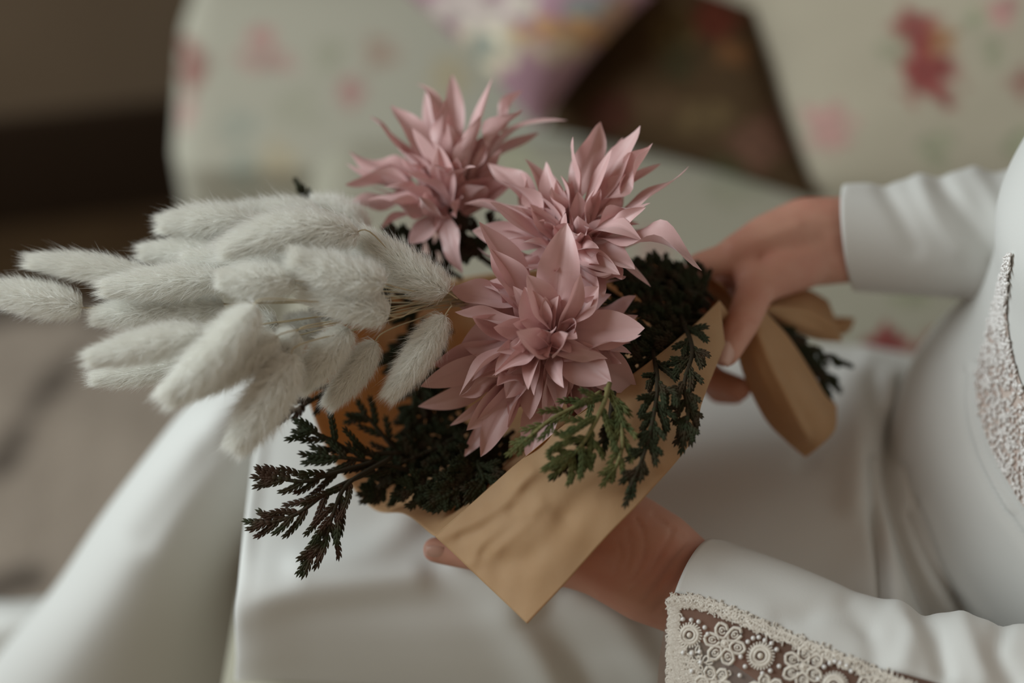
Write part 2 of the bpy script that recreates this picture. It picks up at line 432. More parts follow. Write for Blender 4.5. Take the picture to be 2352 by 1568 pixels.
# near hand (her left): palm up under the bouquet
shL = np.array([0.47, -0.13, 1.00]); elL = U(2640, 1640, -1)
chain([shL, elL, (2200, 1610, 1), (1800, 1480, 2.5), (1620, 1370, 3), (1560, 1335, 3)], [44, 38, 35, 27, 24, 24])
chain([(1590, 1310, 3), (1520, 1255, 2.8), (1440, 1200, 3.4), (1340, 1120, 5)], [19, 21, 20, 13])
chain([(1580, 1345, 3), (1480, 1290, 3.2), (1380, 1220, 4.4), (1290, 1140, 6)], [22, 22, 21, 14])
chain([(1570, 1385, 3), (1480, 1345, 3.2), (1380, 1300, 3.4), (1300, 1290, 3.6)], [20, 22, 19, 15])
chain([(1400, 1300, 3.2), (1290, 1298, 3.4), (1180, 1288, 3.6), (1090, 1275, 3.9), (1000, 1262, 4.2)], [17, 13, 10.5, 9.6, 8.2])
for q0, q1, q2, q3 in (((1380, 1220, 5), (1270, 1160, 6), (1130, 1150, 7), (1030, 1130, 7)), ((1380, 1180, 5.5), (1280, 1110, 7.5), (1150, 1080, 9), (1060, 1050, 9.5)), ((1400, 1150, 5.5), (1310, 1070, 8.5), (1200, 1030, 10.5), (1120, 1010, 11))):
    chain([q0, q1, q2, q3], [15, 11, 9.5, 8])
# torso, neck
chain([np.array([.45, .03, .60]), np.array([.45, .03, .72]), np.array([.46, .03, .88]), np.array([.48, .03, 1.0])], [120, 105, 115, 85])
chain([np.array([.45, .08, .60]), np.array([.45, .08, .72]), np.array([.46, .08, .88]), np.array([.48, .08, 1.0])], [120, 105, 115, 85])
chain([shR, np.array([.48, .05, 1.03]), shL], [50, 60, 50])
chain([np.array([.48, .05, 1.03]), np.array([.47, .05, 1.14])], [55, 50])
chain([np.array([.44, .11, .48]), np.array([.10, .10, .44])], [65, 50]); chain([np.array([.44, .0, .48]), np.array([.10, .02, .44])], [65, 50])
V, F = caps.out()
tmp = mesh('tmp_body', V, F, None, loc=(0, 0, 0))
rm = tmp.modifiers.new('r', 'REMESH'); rm.mode = 'VOXEL'; rm.voxel_size = 0.0021; rm.use_smooth_shade = True
sm = tmp.modifiers.new('s', 'SMOOTH'); sm.factor = 0.5; sm.iterations = 9
dg = bpy.context.evaluated_depsgraph_get()
bm_ = bpy.data.meshes.new_from_object(tmp.evaluated_get(dg))
bpy.data.objects.remove(tmp)
co = np.zeros(len(bm_.vertices) * 3, np.float32); bm_.vertices.foreach_get('co', co); co = co.reshape(-1, 3).astype(float)
no = np.zeros(len(bm_.vertices) * 3, np.float32); bm_.vertices.foreach_get('normal', no); no = no.reshape(-1, 3).astype(float)
q = PX(co); front = (no @ FWD) < 0.1
def crease(poly, w, amp):
    d = seg_dist(q[:, :2], cr(poly, 20))
    k = np.exp(-(d / w) ** 2) * front
    return (k * -amp / 1000)[:, None] * no
dsp = 0
for poly, w, amp in (
        ([(1462, 1190), (1480, 1230), (1478, 1280), (1455, 1330)], 4.5, .9), ([(1500, 1180), (1545, 1215), (1570, 1230)], 4.5, .9), ([(1545, 1215), (1530, 1250), (1500, 1300), (1450, 1355)], 4.5, .9),
        ([(1590, 1240), (1560, 1275), (1525, 1320), (1480, 1380)], 5, 1.1), ([(1600, 1270), (1570, 1310), (1530, 1370), (1505, 1400)], 5, 1.0), ([(1440, 1215), (1450, 1260), (1438, 1310)], 4, .6),
        ([(1520, 1260), (1500, 1310), (1470, 1350)], 4, .6), ([(1420, 1240), (1425, 1280), (1410, 1320)], 4, .5), ([(1580, 1255), (1545, 1290), (1510, 1345)], 4, .6),
        ([(1690, 742), (1715, 738), (1735, 745)], 5, .8), ([(1685, 755), (1710, 750), (1728, 757)], 5, .6), ([(1745, 590), (1760, 615), (1755, 640)], 12, .8),
        ([(1690, 560), (1770, 540), (1830, 520)], 16, -1.0), ([(1700, 600), (1775, 575), (1840, 560)], 14, 1.0)):
    dsp = dsp + crease(poly, w, amp)
co = co + dsp
bm_.vertices.foreach_set('co', (co - np.array([.45, .05, .0])).astype(np.float32).ravel())
bm_.materials.clear(); bm_.materials.append(M['skin'])
bm_.name = 'person'
person = bpy.data.objects.new('person', bm_); COL.objects.link(person); person.location = (.45, .05, 0)
tag(person, 'seated person in a white beaded dress holding a wrapped bouquet with both hands', 'person')
bm_.polygons.foreach_set('use_smooth', [True] * len(bm_.polygons))

def nail(c, along, across, la, wa):
    c = np.asarray(c); n = nrm(np.cross(along, across))
    if n @ FWD > 0: n = -n
    G = []
    for s in np.linspace(-1, 1, 9):
        for t in np.linspace(-1, 1, 9):
            k = math.sqrt(max(0, 1 - 0.55 * s * s))
            G.append(c + along * la * s + across * wa * t * k - n * (0.0028 * t * t + .0012 * s * s))
    o = mesh('fingernail', G, grid_faces(9, 9), 'nail', person); solidify(o, 0.0006)
d_al = nrm(U(1664, 835, 5) - U(1680, 775, 6)); d_ac = nrm(np.cross(d_al, FWD))
nail(U(1667, 806, 4.75), d_al, d_ac, .0080, .0062)
d_al = nrm(U(985, 1262, 4.2) - U(1060, 1272, 4)); d_ac = nrm(np.cross(d_al, nrm(FWD + UPV * .7)))
nail(U(1000, 1275, 3.4), d_al, d_ac, .0065, .0050)

# ---- skirt
def lap_patch():
    colpx = np.array([0, 45, 180, 390, 600, 800, 1000, 1200, 1350, 1450, 1510, 1590, 1760])
    edge = [612, 606, 592, 577, 562, 551, 546, 547, 552]
    rows_py = [
        [900, 892, 872, 850, 830, 820, 808, 798, 797, 813, 828, 842, 850],
        [925, 918, 900, 880, 860, 845, 830, 812, 806, 822, 838, 852, 862],
        [1010, 1008, 1000, 990, 975, 960, 945, 920, 900, 900, 905, 915, 920],
        [1120, 1115, 1110, 1100, 1090, 1075, 1060, 1045, 1030, 1020, 1010, 1010, 1010],
        [1240, 1235, 1230, 1220, 1205, 1195, 1185, 1170, 1150, 1130, 1120, 1115, 1110],
        [1352, 1335, 1325, 1312, 1300, 1295, 1290, 1280, 1270, 1260, 1250, 1240, 1230],
        [1425, 1415, 1405, 1395, 1390, 1390, 1390, 1390, 1390, 1390, 1380, 1370, 1360],
        [1505, 1495, 1490, 1485, 1480, 1480, 1480, 1480, 1490, 1490, 1490, 1490, 1480],
        [1640, 1630, 1630, 1630, 1630, 1630, 1630, 1630, 1630, 1630, 1630, 1630, 1630]]
    zz = [[.47] * 13, [.525, .53, .53, .53, .53, .53, .53, .53, .53, .53, .535, .54, .55],
          [.545, .55, .55, .545, .535, .53, .53, .535, .545, .55, .55, .56, .58],
          [.552, .556, .556, .55, .54, .535, .535, .54, .548, .552, .552, .565, .59],
          [.552, .557, .557, .555, .55, .545, .54, .54, .545, .55, .552, .565, .59],
          [.542, .552, .553, .553, .553, .550, .545, .54, .54, .545, .55, .565, .58],
          [.520, .530, .533, .535, .538, .538, .535, .535, .53, .535, .545, .56, .57],
          [.488, .500, .503, .507, .512, .514, .514, .515, .515, .52, .53, .54, .55],
          [.42, .435, .44, .445, .45, .455, .46, .465, .47, .48, .49, .50, .51]]
    C = []
    for r in range(3, 9):
        zz[r][11] -= .03; zz[r][12] -= .09
    for r in range(9):
        row = [PZ(edge[r] + colpx[i], rows_py[r][i], zz[r][i]) for i in range(13)]
        e = row[0]
        C.append([e + np.array([.03, .01, -.24]), e + np.array([.012, .004, -.05])] + row)
    C.append([p + np.array([0, -.012, -.20]) for p in C[-1]])          # falls on toward the floor
    C.append([p + np.array([0, -.02, -.16]) for p in C[-1]])
    C = np.array(C); C[:, :, 2] = np.maximum(C[:, :, 2], 0.03)
    return C
G = patch(lap_patch(), 145, 190).reshape(-1, 3)
for poly, w, amp in (
        ([(1090, 1275), (1185, 1385), (1300, 1600)], 62, 1.5), ([(1235, 1420), (1310, 1520), (1350, 1620)], 50, -1.3), ([(1330, 1370), (1420, 1440), (1500, 1560)], 45, .8),
        ([(2085, 900), (2052, 1010), (2058, 1130), (2090, 1260), (2150, 1420)], 24, -2.2), ([(2003, 1060), (2012, 1200), (2025, 1300), (2032, 1390)], 15, -1.0),
        ([(2095, 1180), (2150, 1300), (2225, 1420)], 11, -.7), ([(2120, 1180), (2190, 1330), (2240, 1420)], 12, .5), ([(1960, 880), (1970, 1000), (1965, 1150)], 40, .9),
        ([(1915, 870), (1880, 960), (1850, 1050)], 30, -.6), ([(1990, 830), (2060, 848), (2150, 862)], 22, .9), ([(2040, 880), (2050, 940)], 20, .8),
        ([(560, 1410), (700, 1365), (950, 1325)], 40, .5), ([(960, 1180), (860, 1260), (700, 1300)], 40, .5)):
    G = fold(G, poly, w, amp)
acc = Acc(); acc.add(G, grid_faces(145, 190))
far = [[(560, 850, 30), (500, 862, 24), (560, 850, 20), (650, 850, 19), (760, 850, 22)],
       [(520, 925, 30), (425, 940, 22), (490, 945, 17.5), (580, 960, 18), (720, 960, 22)],
       [(440, 1050, 31), (330, 1060, 22), (410, 1070, 17), (520, 1085, 18), (680, 1090, 23)],
       [(350, 1190, 33), (230, 1195, 24), (325, 1210, 18), (455, 1235, 19.5), (650, 1250, 26)],
       [(260, 1330, 35), (130, 1345, 26), (245, 1365, 20), (410, 1395, 22), (620, 1410, 30)],
       [(150, 1470, 38), (15, 1485, 29), (155, 1515, 23), (370, 1545, 25.5), (610, 1560, 34)],
       [(40, 1620, 42), (-100, 1640, 33), (65, 1670, 27), (330, 1700, 29.5), (610, 1720, 38)]]
G2 = patch([[U(*p) for p in r] for r in far], 70, 70).reshape(-1, 3)
G2 = fold(G2, [(330, 1230), (400, 1130), (470, 1040)], 40, -.6)
acc.add(G2, grid_faces(70, 70))
lump = [[(-160, 1400, 38), (-60, 1382, 36), (40, 1382, 35), (130, 1378, 36), (220, 1420, 40)],
        [(-160, 1420, 34), (-60, 1415, 32), (40, 1412, 31), (120, 1415, 32), (220, 1440, 38)],
        [(-160, 1480, 34), (-60, 1480, 31), (40, 1480, 31), (120, 1480, 33), (220, 1490, 39)],
        [(-160, 1600, 38), (-60, 1600, 36), (40, 1600, 36), (120, 1600, 38), (220, 1600, 43)]]
acc.add(patch([[U(*p) for p in r] for r in lump], 30, 30).reshape(-1, 3), grid_faces(30, 30))
V, F = acc.out()
skirt = mesh('skirt', V, F, 'dress', person); solidify(skirt, 0.0012, -1)

# ---- bodice
zs = [.46, .50, .54, .58, .61, .64, .69, .74, .80, .88, .96, 1.03, 1.07]
xl = [.262, .258, .259, .268, .283, .296, .297, .290, .310, .335, .355, .385, .42]
rys = [.185, .185, .18, .17, .16, .15, .14, .14, .15, .16, .155, .12, .08]
R = []
for z, x0, ry in zip(zs, xl, rys):
    cx = .46; rx = cx - x0
    th = np.arange(14) / 14 * 2 * math.pi + math.pi
    R.append(np.stack([cx + rx * np.cos(th) * np.where(np.cos(th) < 0, 1, .85), .055 + ry * np.sin(th), np.full(14, z)], -1))
R = cr(np.array(R), 230)
R = np.swapaxes(cr(np.swapaxes(R, 0, 1), 280, closed=True), 0, 1)
BV = R.reshape(-1, 3)
seam1 = [(2215, 860), (2212, 930), (2228, 1010), (2260, 1090), (2310, 1180), (2380, 1280)]
seam2 = [(2240, 840), (2232, 910), (2246, 1000), (2280, 1080), (2330, 1160), (2400, 1250)]
outw = nrm((BV - np.array([.46, .055, 0])) * np.array([1, 1, 0]))
qq = PX(BV)[:, :2]
for poly, w, amp in ((seam1, 9, -3.0), (seam2, 8, -2.2), ([(2228, 850), (2222, 920), (2237, 1005), (2270, 1085), (2320, 1170)], 9, 2.6), ([(2095, 1150), (2140, 1290), (2225, 1430)], 9, -4.0), ([(2070, 1080), (2095, 1240), (2160, 1420)], 11, -4.5), ([(2125, 1160), (2185, 1310), (2262, 1420)], 12, 2.0)):
    wgt = np.exp(-(seg_dist(qq, cr(poly, 30)) / w) ** 2)
    BV = BV + outw * (wgt * amp / 1000)[:, None]
bod = mesh('bodice', BV, grid_faces(230, 280, 0, True), 'dress', person); solidify(bod, 0.001, -1)
# bead embroidery on the front panel
left = cr([(2322, 585), (2300, 655), (2283, 725), (2262, 800), (2246, 870), (2252, 940), (2272, 1010), (2305, 1080), (2352, 1160), (2420, 1240)], 80)
right = cr([(2325, 585), (2318, 655), (2316, 725), (2326, 800), (2345, 870), (2375, 940), (2410, 1010), (2440, 1080), (2470, 1160), (2500, 1240)], 80)
bn = np.zeros_like(BV); Rg = BV.reshape(230, 280, 3)
bn = nrm(np.cross(np.roll(Rg, -1, 1) - np.roll(Rg, 1, 1), np.gradient(Rg, axis=0)).reshape(-1, 3))
bn *= np.sign((bn * outw).sum(1))[:, None]
fr = ((bn @ FWD) < 0.15) & (np.abs(PX(BV)[:, 0] - 2360) < 160) & (np.abs(PX(BV)[:, 1] - 900) < 400)
BF = BV[fr]; BN = bn[fr]; BQ = PX(BF)[:, :2]
def on_bodice(px, py, lift=0.0):
    d = np.hypot(BQ[:, 0] - px, BQ[:, 1] - py); idx = np.argsort(d)[:6]; w = 1 / (d[idx] + 1); w /= w.sum()
    p = (BF[idx] * w[:, None]).sum(0); n = nrm((BN[idx] * w[:, None]).sum(0))
    r = ray(px, py); t = ((p - CAM) @ n) / (r @ n + 1e-6)
    h = CAM + r * t
    if np.linalg.norm(h - p) > .006: h = p
    return h + n * lift, n
panel = []
for i in range(0, 80, 4):
    row = []
    for s in np.linspace(0, 1, 7):
        x = left[i] * (1 - s) + right[i] * s; row.append(on_bodice(x[0], x[1], .0012)[0])
    panel.append(row)
pn = mesh('embroidery_panel', patch(panel, 60, 14).reshape(-1, 3), grid_faces(60, 14), 'beadnet', bod); pn['label'] = 'blush net panel under the beads'
acc = Acc(); r_ = np.random.default_rng(11)
for k in range(1500):
    i = r_.integers(0, 79); s = r_.random()
    x = left[i] * (1 - s) + right[i] * s + r_.normal(0, 2, 2)
    if x[0] > 2420: continue
    p, n = on_bodice(x[0], x[1], .0022)
    if r_.random() < .55:
        Vb, Fb = sphere((0, 0, 0), r_.uniform(.0008, .0016), 6, 4)
    else:
        Vb, Fb = sphere((0, 0, 0), (.0007, .0007, r_.uniform(.0018, .003)), 5, 4)
        an = r_.normal(0, .5); ax = nrm(UPV * math.cos(an) + RGT * math.sin(an)); b1 = nrm(np.cross(ax, n)); b2 = np.cross(ax, b1)
        Vb = Vb[:, :1] * b1 + Vb[:, 1:2] * b2 + Vb[:, 2:] * ax
    acc.add(Vb + p, Fb)
V, F = acc.out(); mesh('bead_embroidery', V, F, 'bead', bod, kind='stuff')

# ---- sleeves
def ring_tube(stations, ns, nt):
    """stations of A,B,F,G world points -> grid (ns, nt); theta 0 at A, 90 deg at F, 180 at B"""
    S = cr(np.array(stations), ns); out = []
    th = np.arange(nt) / nt * 2 * math.pi
    for A, B, Fp, Gp in S:
        C = (A + B) / 2; c = np.cos(th)[:, None]; s = np.sin(th)[:, None]
        out.append(C + (A - C) * c + np.where(s > 0, s * (Fp - C), -s * (Gp - C)))
    return np.array(out)
def st(*p): return [U(*k) for k in p]
def wst(c, r, t):                 # station given as world circle
    c = np.array(c, float); t = nrm(t); a = nrm(UPV - t * (UPV @ t)); b = nrm(np.cross(a, t))
    if b @ FWD > 0: b = -b
    return [c + a * r, c - a * r, c + b * r, c - b * r]
NS, NT = 150, 120
near = ring_tube([st((1642, 1237, 2.5), (1545, 1680, 1), (1527, 1440, -1.6), (1690, 1430, 7)),
                  st((1800, 1290, 2), (1700, 1780, 0), (1728, 1520, -3), (1800, 1500, 6.5)),
                  st((2000, 1370, 1), (1900, 1880, -1.5), (1935, 1610, -4.5), (1980, 1580, 6)),
                  st((2180, 1408, 0), (2150, 1950, -2), (2160, 1670, -5.5), (2170, 1650, 5)),
                  st((2420, 1432, -1), (2400, 2000, -3), (2410, 1720, -6.5), (2410, 1700, 4)),
                  wst(elL + np.array([.02, 0, .03]), .058, (.6, .1, .5)), wst((elL + shL) / 2, .06, shL - elL), wst(shL, .065, (.1, .5, .9))], NS, NT)
th = np.arange(NT) / NT * 360
Vn = near.reshape(-1, 3)
outn = nrm(Vn - np.repeat(near.mean(1), NT, 0))
qn = PX(Vn)
for poly, w, amp in (([(1800, 1400), (1700, 1440), (1600, 1330)], 40, .0), ([(2120, 1410), (2150, 1460), (2170, 1540)], 26, -5), ([(2060, 1400), (2090, 1450), (2080, 1520)], 30, 3), ([(2210, 1420), (2230, 1480), (2260, 1560)], 26, 3),
                     ([(2300, 1440), (2290, 1500), (2330, 1568)], 24, -4), ([(1660, 1300), (1760, 1340), (1850, 1400)], 40, -2), ([(1800, 1420), (1900, 1400), (1990, 1440)], 30, -2), ([(1950, 1380), (2000, 1450), (2010, 1520)], 26, -2)):
    Vn = Vn + outn * (np.exp(-(seg_dist(qn[:, :2], cr(poly, 20)) / w) ** 2) * amp / 1000)[:, None]
near = Vn.reshape(NS, NT, 3)
LB = 69.0
fab_idx = [j for j in range(NT) if th[j] <= LB + 1 or th[j] >= 200]
order = [j for j in range(NT) if th[j] >= 200] + [j for j in range(NT) if th[j] <= LB + 1]
sl = mesh('sleeve', near[:, order].reshape(-1, 3), grid_faces(NS, len(order)), 'dress', person); solidify(sl, 0.0012, -1)
lord = [j for j in range(NT) if LB - 2 <= th[j] <= 203]
net = mesh('lace_net', near[:95, lord].reshape(-1, 3), grid_faces(95, len(lord)), 'net', sl); net['label'] = 'sheer brownish lace net insert'
mesh('under_sleeve', near[94:, lord].reshape(-1, 3), grid_faces(NS - 94, len(lord)), 'dress', sl)
ln = np.cross(np.roll(near, -1, 1) - np.roll(near, 1, 1), np.gradient(near, axis=0)).reshape(-1, 3); ln = nrm(ln)
ln *= np.sign((ln * outn).sum(1))[:, None]
fr = (ln @ FWD) < 0.3
LF = near.reshape(-1, 3)[fr]; LN = ln[fr]; LQ = PX(LF)[:, :2]
def on_sleeve(px, py, lift=.0006):
    d = np.hypot(LQ[:, 0] - px, LQ[:, 1] - py); idx = np.argsort(d)[:6]; w = 1 / (d[idx] + 1); w /= w.sum()
    p = (LF[idx] * w[:, None]).sum(0); n = nrm((LN[idx] * w[:, None]).sum(0))
    r = ray(px, py); t = ((p - CAM) @ n) / (r @ n + 1e-6)
    h = CAM + r * t
    if np.linalg.norm(h - p) > .006: h = p
    return h + n * lift, n
SC = DIST / FPX                    # metres per pixel near the focus plane
def thread(ptsq, r=.00055, closed=True, lift=.0008):
    P = [on_sleeve(a, b, lift)[0] for a, b in ptsq]
    if closed: P = P + [P[0]]
    return tube(P, r, 5, False)
def loop(cx, cy, rx, ry, ang=0, n=12, wob=0.0, r=.00055):
    t = np.arange(n) / n * 2 * math.pi; k = 1 + wob * np.cos(t * 6)
    x = rx * np.cos(t) * k; y = ry * np.sin(t) * k; ca, sa = math.cos(ang), math.sin(ang)
    return thread(np.stack([cx + ca * x - sa * y, cy + sa * x + ca * y], -1), r)
def daisy(cx, cy, R0):
    a = Acc()
    a.add(*loop(cx, cy, R0 * .52, R0 * .52, r=.0011)); a.add(*loop(cx, cy, R0 * .78, R0 * .78, r=.0012))
    for k in range(26):
        an = k / 26 * 2 * math.pi
        a.add(*thread([(cx + R0 * .5 * math.cos(an), cy + R0 * .5 * math.sin(an)), (cx + R0 * .8 * math.cos(an), cy + R0 * .8 * math.sin(an)), (cx + R0 * 1.12 * math.cos(an + .1), cy + R0 * 1.12 * math.sin(an + .1))], .0005, False, .0011))
    p, n = on_sleeve(cx, cy, .001); a.add(*sphere(p, R0 * .24 * SC, 10, 7))
    V, F = a.out(); mesh('lace_daisy', V, F, 'lace', sl)
def blossom(cx, cy, R0, rot=0):
    a = Acc()
    for k in range(6):
        an = rot + k / 6 * 2 * math.pi; x = cx + R0 * .66 * math.cos(an); y = cy + R0 * .66 * math.sin(an)
        a.add(*loop(x, y, R0 * .38, R0 * .30, an, 12, .05, .0010)); a.add(*loop(x + 1, y, R0 * .17, R0 * .14, an, 8, 0, .0006))
        p, n = on_sleeve(x, y, .0008); a.add(*sphere(p, R0 * .07 * SC, 6, 5))
    a.add(*loop(cx, cy, R0 * .16, R0 * .16, r=.0009))
    p, n = on_sleeve(cx, cy, .001); a.add(*sphere(p, R0 * .12 * SC, 8, 6))
    V, F = a.out(); mesh('lace_blossom', V, F, 'lace', sl)
daisy(1584, 1458, 26); daisy(1747, 1506, 29); daisy(1915, 1575, 30)
blossom(1665, 1478, 46, .3); blossom(1845, 1532, 46, .6); blossom(2000, 1600, 46, .1); blossom(1640, 1570, 40, .2); blossom(1760, 1590, 40, .4)
for bx, by in ((1590, 1640), (1690, 1660), (1790, 1690), (1880, 1660), (1960, 1700), (2080, 1650), (1850, 1770), (1740, 1740), (1640, 1710)): blossom(bx, by, 40, bx * .1)
pm = None
for px, py in [(1569, 1422), (1588, 1424), (1605, 1428), (1619, 1441), (1626, 1456), (1718, 1474), (1730, 1466), (1743, 1464), (1757, 1471), (1772, 1478), (1784, 1492), (1702, 1508), (1712, 1530), (1752, 1546), (1770, 1540), (1790, 1530),
               (1893, 1532), (1906, 1524), (1918, 1520), (1930, 1524), (1945, 1530), (1955, 1542), (1590, 1500), (1608, 1496), (1570, 1498), (1610, 1520), (1700, 1550), (1590, 1540), (1880, 1560)]:
    p, n = on_sleeve(px, py, .0012)
    if pm is None:
        V, F = sphere((0, 0, 0), .00135, 10, 7); pm = mesh('pearl', V, F, 'pearl', loc=(0, 0, 0)); o = pm
    else:
        o = pm.copy(); COL.objects.link(o)
    o.location = Vector(p); o.parent = sl; o.matrix_parent_inverse = sl.matrix_basis.inverted()
    o.matrix_parent_inverse = Matrix.Translation(-person.location) if False else o.matrix_parent_inverse
# frilled border and cuff edging, thread by thread
a = Acc(); r_ = np.random.default_rng(3)
bord = cr([(1540, 1380), (1590, 1382), (1640, 1396), (1700, 1420), (1760, 1445), (1850, 1484), (1950, 1524), (2060, 1568), (2140, 1600)], 240)
for k in range(0, 240, 2):
    x, y = bord[k]
    a.add(*loop(x, y + r_.normal(0, 2), r_.uniform(7, 11), r_.uniform(7, 12), r_.uniform(0, 3), 9, .1, .0007))
    a.add(*loop(x + r_.normal(0, 4), y + r_.uniform(-12, 12), 5, 6, r_.uniform(0, 3), 8, .1, .0006))
    for _ in range(3):
        x1 = x + r_.normal(0, 4); up = r_.choice([-1, 1])
        a.add(*thread([(x1, y), (x1 + r_.normal(0, 3), y + up * 9), (x1 + r_.normal(0, 5), y + up * r_.uniform(12, 22))], .0004, False))
V, F = a.out(); o = mesh('lace_border', V, F, 'lace', sl, kind='stuff'); o['label'] = 'frilled ivory lace border'
a = Acc()
for k in range(420):
    y = r_.uniform(1385, 1580); x = 1538 - (y - 1440) * .03 + abs(r_.normal(0, 16)) * (1 + max(0, (y - 1470) / 45))
    if y < 1480 and x > 1562: continue
    a.add(*loop(x, y, r_.uniform(3.5, 8), r_.uniform(3.5, 8), r_.uniform(0, 3), 8, .15, .00055))
V, F = a.out(); o = mesh('lace_edging', V, F, 'lace', sl, kind='stuff'); o['label'] = 'scalloped ivory lace edging at the cuff'

farS = ring_tube([st((1938, 428, 12), (1962, 668, 13), (1936, 545, 9), (1970, 545, 17)),
                  st((2060, 422, 13), (2060, 676, 14), (2060, 550, 9.5), (2070, 545, 18)),
                  st((2200, 398, 14), (2200, 684, 15), (2195, 550, 10), (2200, 545, 19.5)),
                  st((2360, 376, 15), (2360, 690, 16), (2355, 550, 10.5), (2360, 545, 21)),
                  wst(elR + np.array([0, 0, .01]), .06, (.5, 0, .6)), wst((elR + shR) / 2, .06, shR - elR), wst(shR, .065, (.1, -.5, .9))], 100, 60)
Vf = farS.reshape(-1, 3); of = nrm(Vf - np.repeat(farS.mean(1), 60, 0)); qf = PX(Vf)
for poly, w, amp in (([(2030, 430), (2070, 500), (2100, 570)], 22, -3), ([(2110, 420), (2150, 500), (2200, 570)], 22, 3), ([(2160, 420), (2230, 510), (2290, 600)], 20, -4), ([(2240, 400), (2290, 480), (2330, 560)], 22, 3), ([(1945, 432), (2050, 424), (2200, 402), (2350, 380)], 10, 2)):
    Vf = Vf + of * (np.exp(-(seg_dist(qf[:, :2], cr(poly, 20)) / w) ** 2) * amp / 1000)[:, None]
s2 = mesh('sleeve', Vf, grid_faces(100, 60, 0, True), 'dress', person); solidify(s2, 0.0012, -1)

# ================================================================== BOUQUET
# ---- wrapping paper
acc = Acc()
def pgrid(rows, nu, nv, crumple=.0012, seed=1):
    G = patch([[U(*p) for p in r] for r in rows], nu, nv).reshape(-1, 3)
    G = G - FWD * (vnoise(G, 55, seed) * crumple)[:, None]
    return G
flapU = [(1000, 1231, 1.0), (1095, 1146, .2), (1195, 1058, -.4), (1330, 950, .2), (1480, 840, 1.4), (1580, 760, 3), (1652, 690, 5)]
flapM = [(1105, 1332, -1.0), (1200, 1240, -1.9), (1300, 1145, -2.1), (1420, 1050, -1.4), (1540, 915, .2), (1600, 830, 2.2), (1665, 740, 4.4)]
flapL = [(1211, 1432, -2.6), (1302, 1335, -2.8), (1395, 1230, -2.8), (1482, 1140, -2.4), (1592, 1008, -.8), (1612, 925, 1.2), (1665, 790, 4.6)]
rows = []
for k in range(5):
    t = k / 4
    row = []
    for a_, m_, b_ in zip(flapU, flapM, flapL):
        a_, m_, b_ = map(np.array, (a_, m_, b_))
        c_ = a_ * (1 - t) + b_ * t; dd = a_[2] * (1 - t) * (1 - 2 * t) + m_[2] * 4 * t * (1 - t) + b_[2] * t * (2 * t - 1)
        row.append((c_[0], c_[1], dd))
    rows.append(row)
G = pgrid(rows, 60, 130, .0007, 4)
tow = -FWD
for poly, w, amp in (([(1010, 1235), (1090, 1195), (1160, 1150), (1220, 1080)], 15, .17), ([(1085, 1290), (1110, 1240), (1160, 1190)], 14, .13), ([(1140, 1260), (1200, 1200), (1240, 1160)], 18, .16), ([(1060, 1235), (1130, 1210), (1180, 1170)], 15, -.13),
                     ([(1190, 1110), (1260, 1060), (1330, 1020)], 20, .25), ([(1150, 1300), (1230, 1270), (1290, 1200)], 30, -.2), ([(1110, 1270), (1160, 1230), (1210, 1190)], 13, -.10), ([(1300, 1180), (1400, 1090), (1480, 1000)], 30, -.2)):
    G = fold(G, poly, w, amp, tow)
acc.add(G, grid_faces(60, 130))
cone = [
    [(688, 785, 8), (703, 900, 7.5), (762, 1050, 7.5), (852, 1164, 6), (930, 1180, 4), (988, 1224, 2), (1000, 1231, 1.0)],
    [(840, 700, 11), (860, 850, 11), (900, 1000, 11), (970, 1100, 9), (1020, 1130, 6), (1075, 1160, 2.5), (1095, 1146, .2)],
    [(1050, 640, 12.5), (1060, 800, 13), (1080, 930, 13), (1110, 1000, 11), (1150, 1040, 7), (1185, 1070, 2.5), (1195, 1058, -.4)],
    [(1300, 610, 12.5), (1310, 740, 14), (1320, 830, 14), (1330, 890, 12), (1330, 930, 7.5), (1325, 955, 3), (1330, 950, .2)],
    [(1500, 596, 11), (1500, 680, 13), (1500, 750, 13.5), (1500, 790, 11), (1500, 820, 7.5), (1485, 840, 4), (1480, 840, 1.4)],
    [(1600, 622, 10), (1610, 680, 12.5), (1620, 730, 13), (1620, 750, 11), (1610, 760, 8), (1590, 765, 5), (1580, 760, 3)],
    [(1662, 655, 8.5), (1690, 700, 11), (1700, 740, 11.5), (1700, 760, 10), (1690, 750, 8), (1670, 715, 6.5), (1652, 690, 5)]]
G = pgrid(cone, 110, 90, .0015, 8); acc.add(G, grid_faces(110, 90))
lobeB = [[(1690, 800, 8.5), (1715, 770, 8), (1735, 740, 8), (1756, 712, 9)],
         [(1716, 880, 9), (1745, 850, 7), (1780, 810, 7.5), (1812, 775, 9.5)],
         [(1760, 965, 9.5), (1795, 930, 7), (1835, 880, 7.5), (1862, 850, 10)],
         [(1805, 1012, 10), (1840, 985, 8), (1880, 945, 8.5), (1895, 905, 10.5)],
         [(1850, 1050, 10.5), (1885, 1022, 9.5), (1918, 985, 10), (1922, 930, 11.5)]]
G = pgrid(lobeB, 50, 40, .001, 12); G = fold(G, [(1740, 770), (1790, 880), (1850, 1000)], 12, .35, tow); acc.add(G, grid_faces(50, 40))
lobeA = [[(1735, 700, 9.5), (1742, 706, 9), (1752, 712, 9.2), (1760, 716, 10)],
         [(1790, 672, 12), (1800, 695, 10.5), (1808, 730, 10), (1812, 752, 11)],
         [(1850, 664, 13.5), (1862, 695, 12), (1870, 745, 11.5), (1872, 778, 12.5)],
         [(1902, 690, 14.5), (1915, 722, 13.5), (1925, 755, 13), (1936, 786, 13.5)]]
G = pgrid(lobeA, 40, 30, .001, 14); G = fold(G, [(1770, 705), (1850, 715), (1910, 745)], 10, .4, tow); acc.add(G, grid_faces(40, 30))
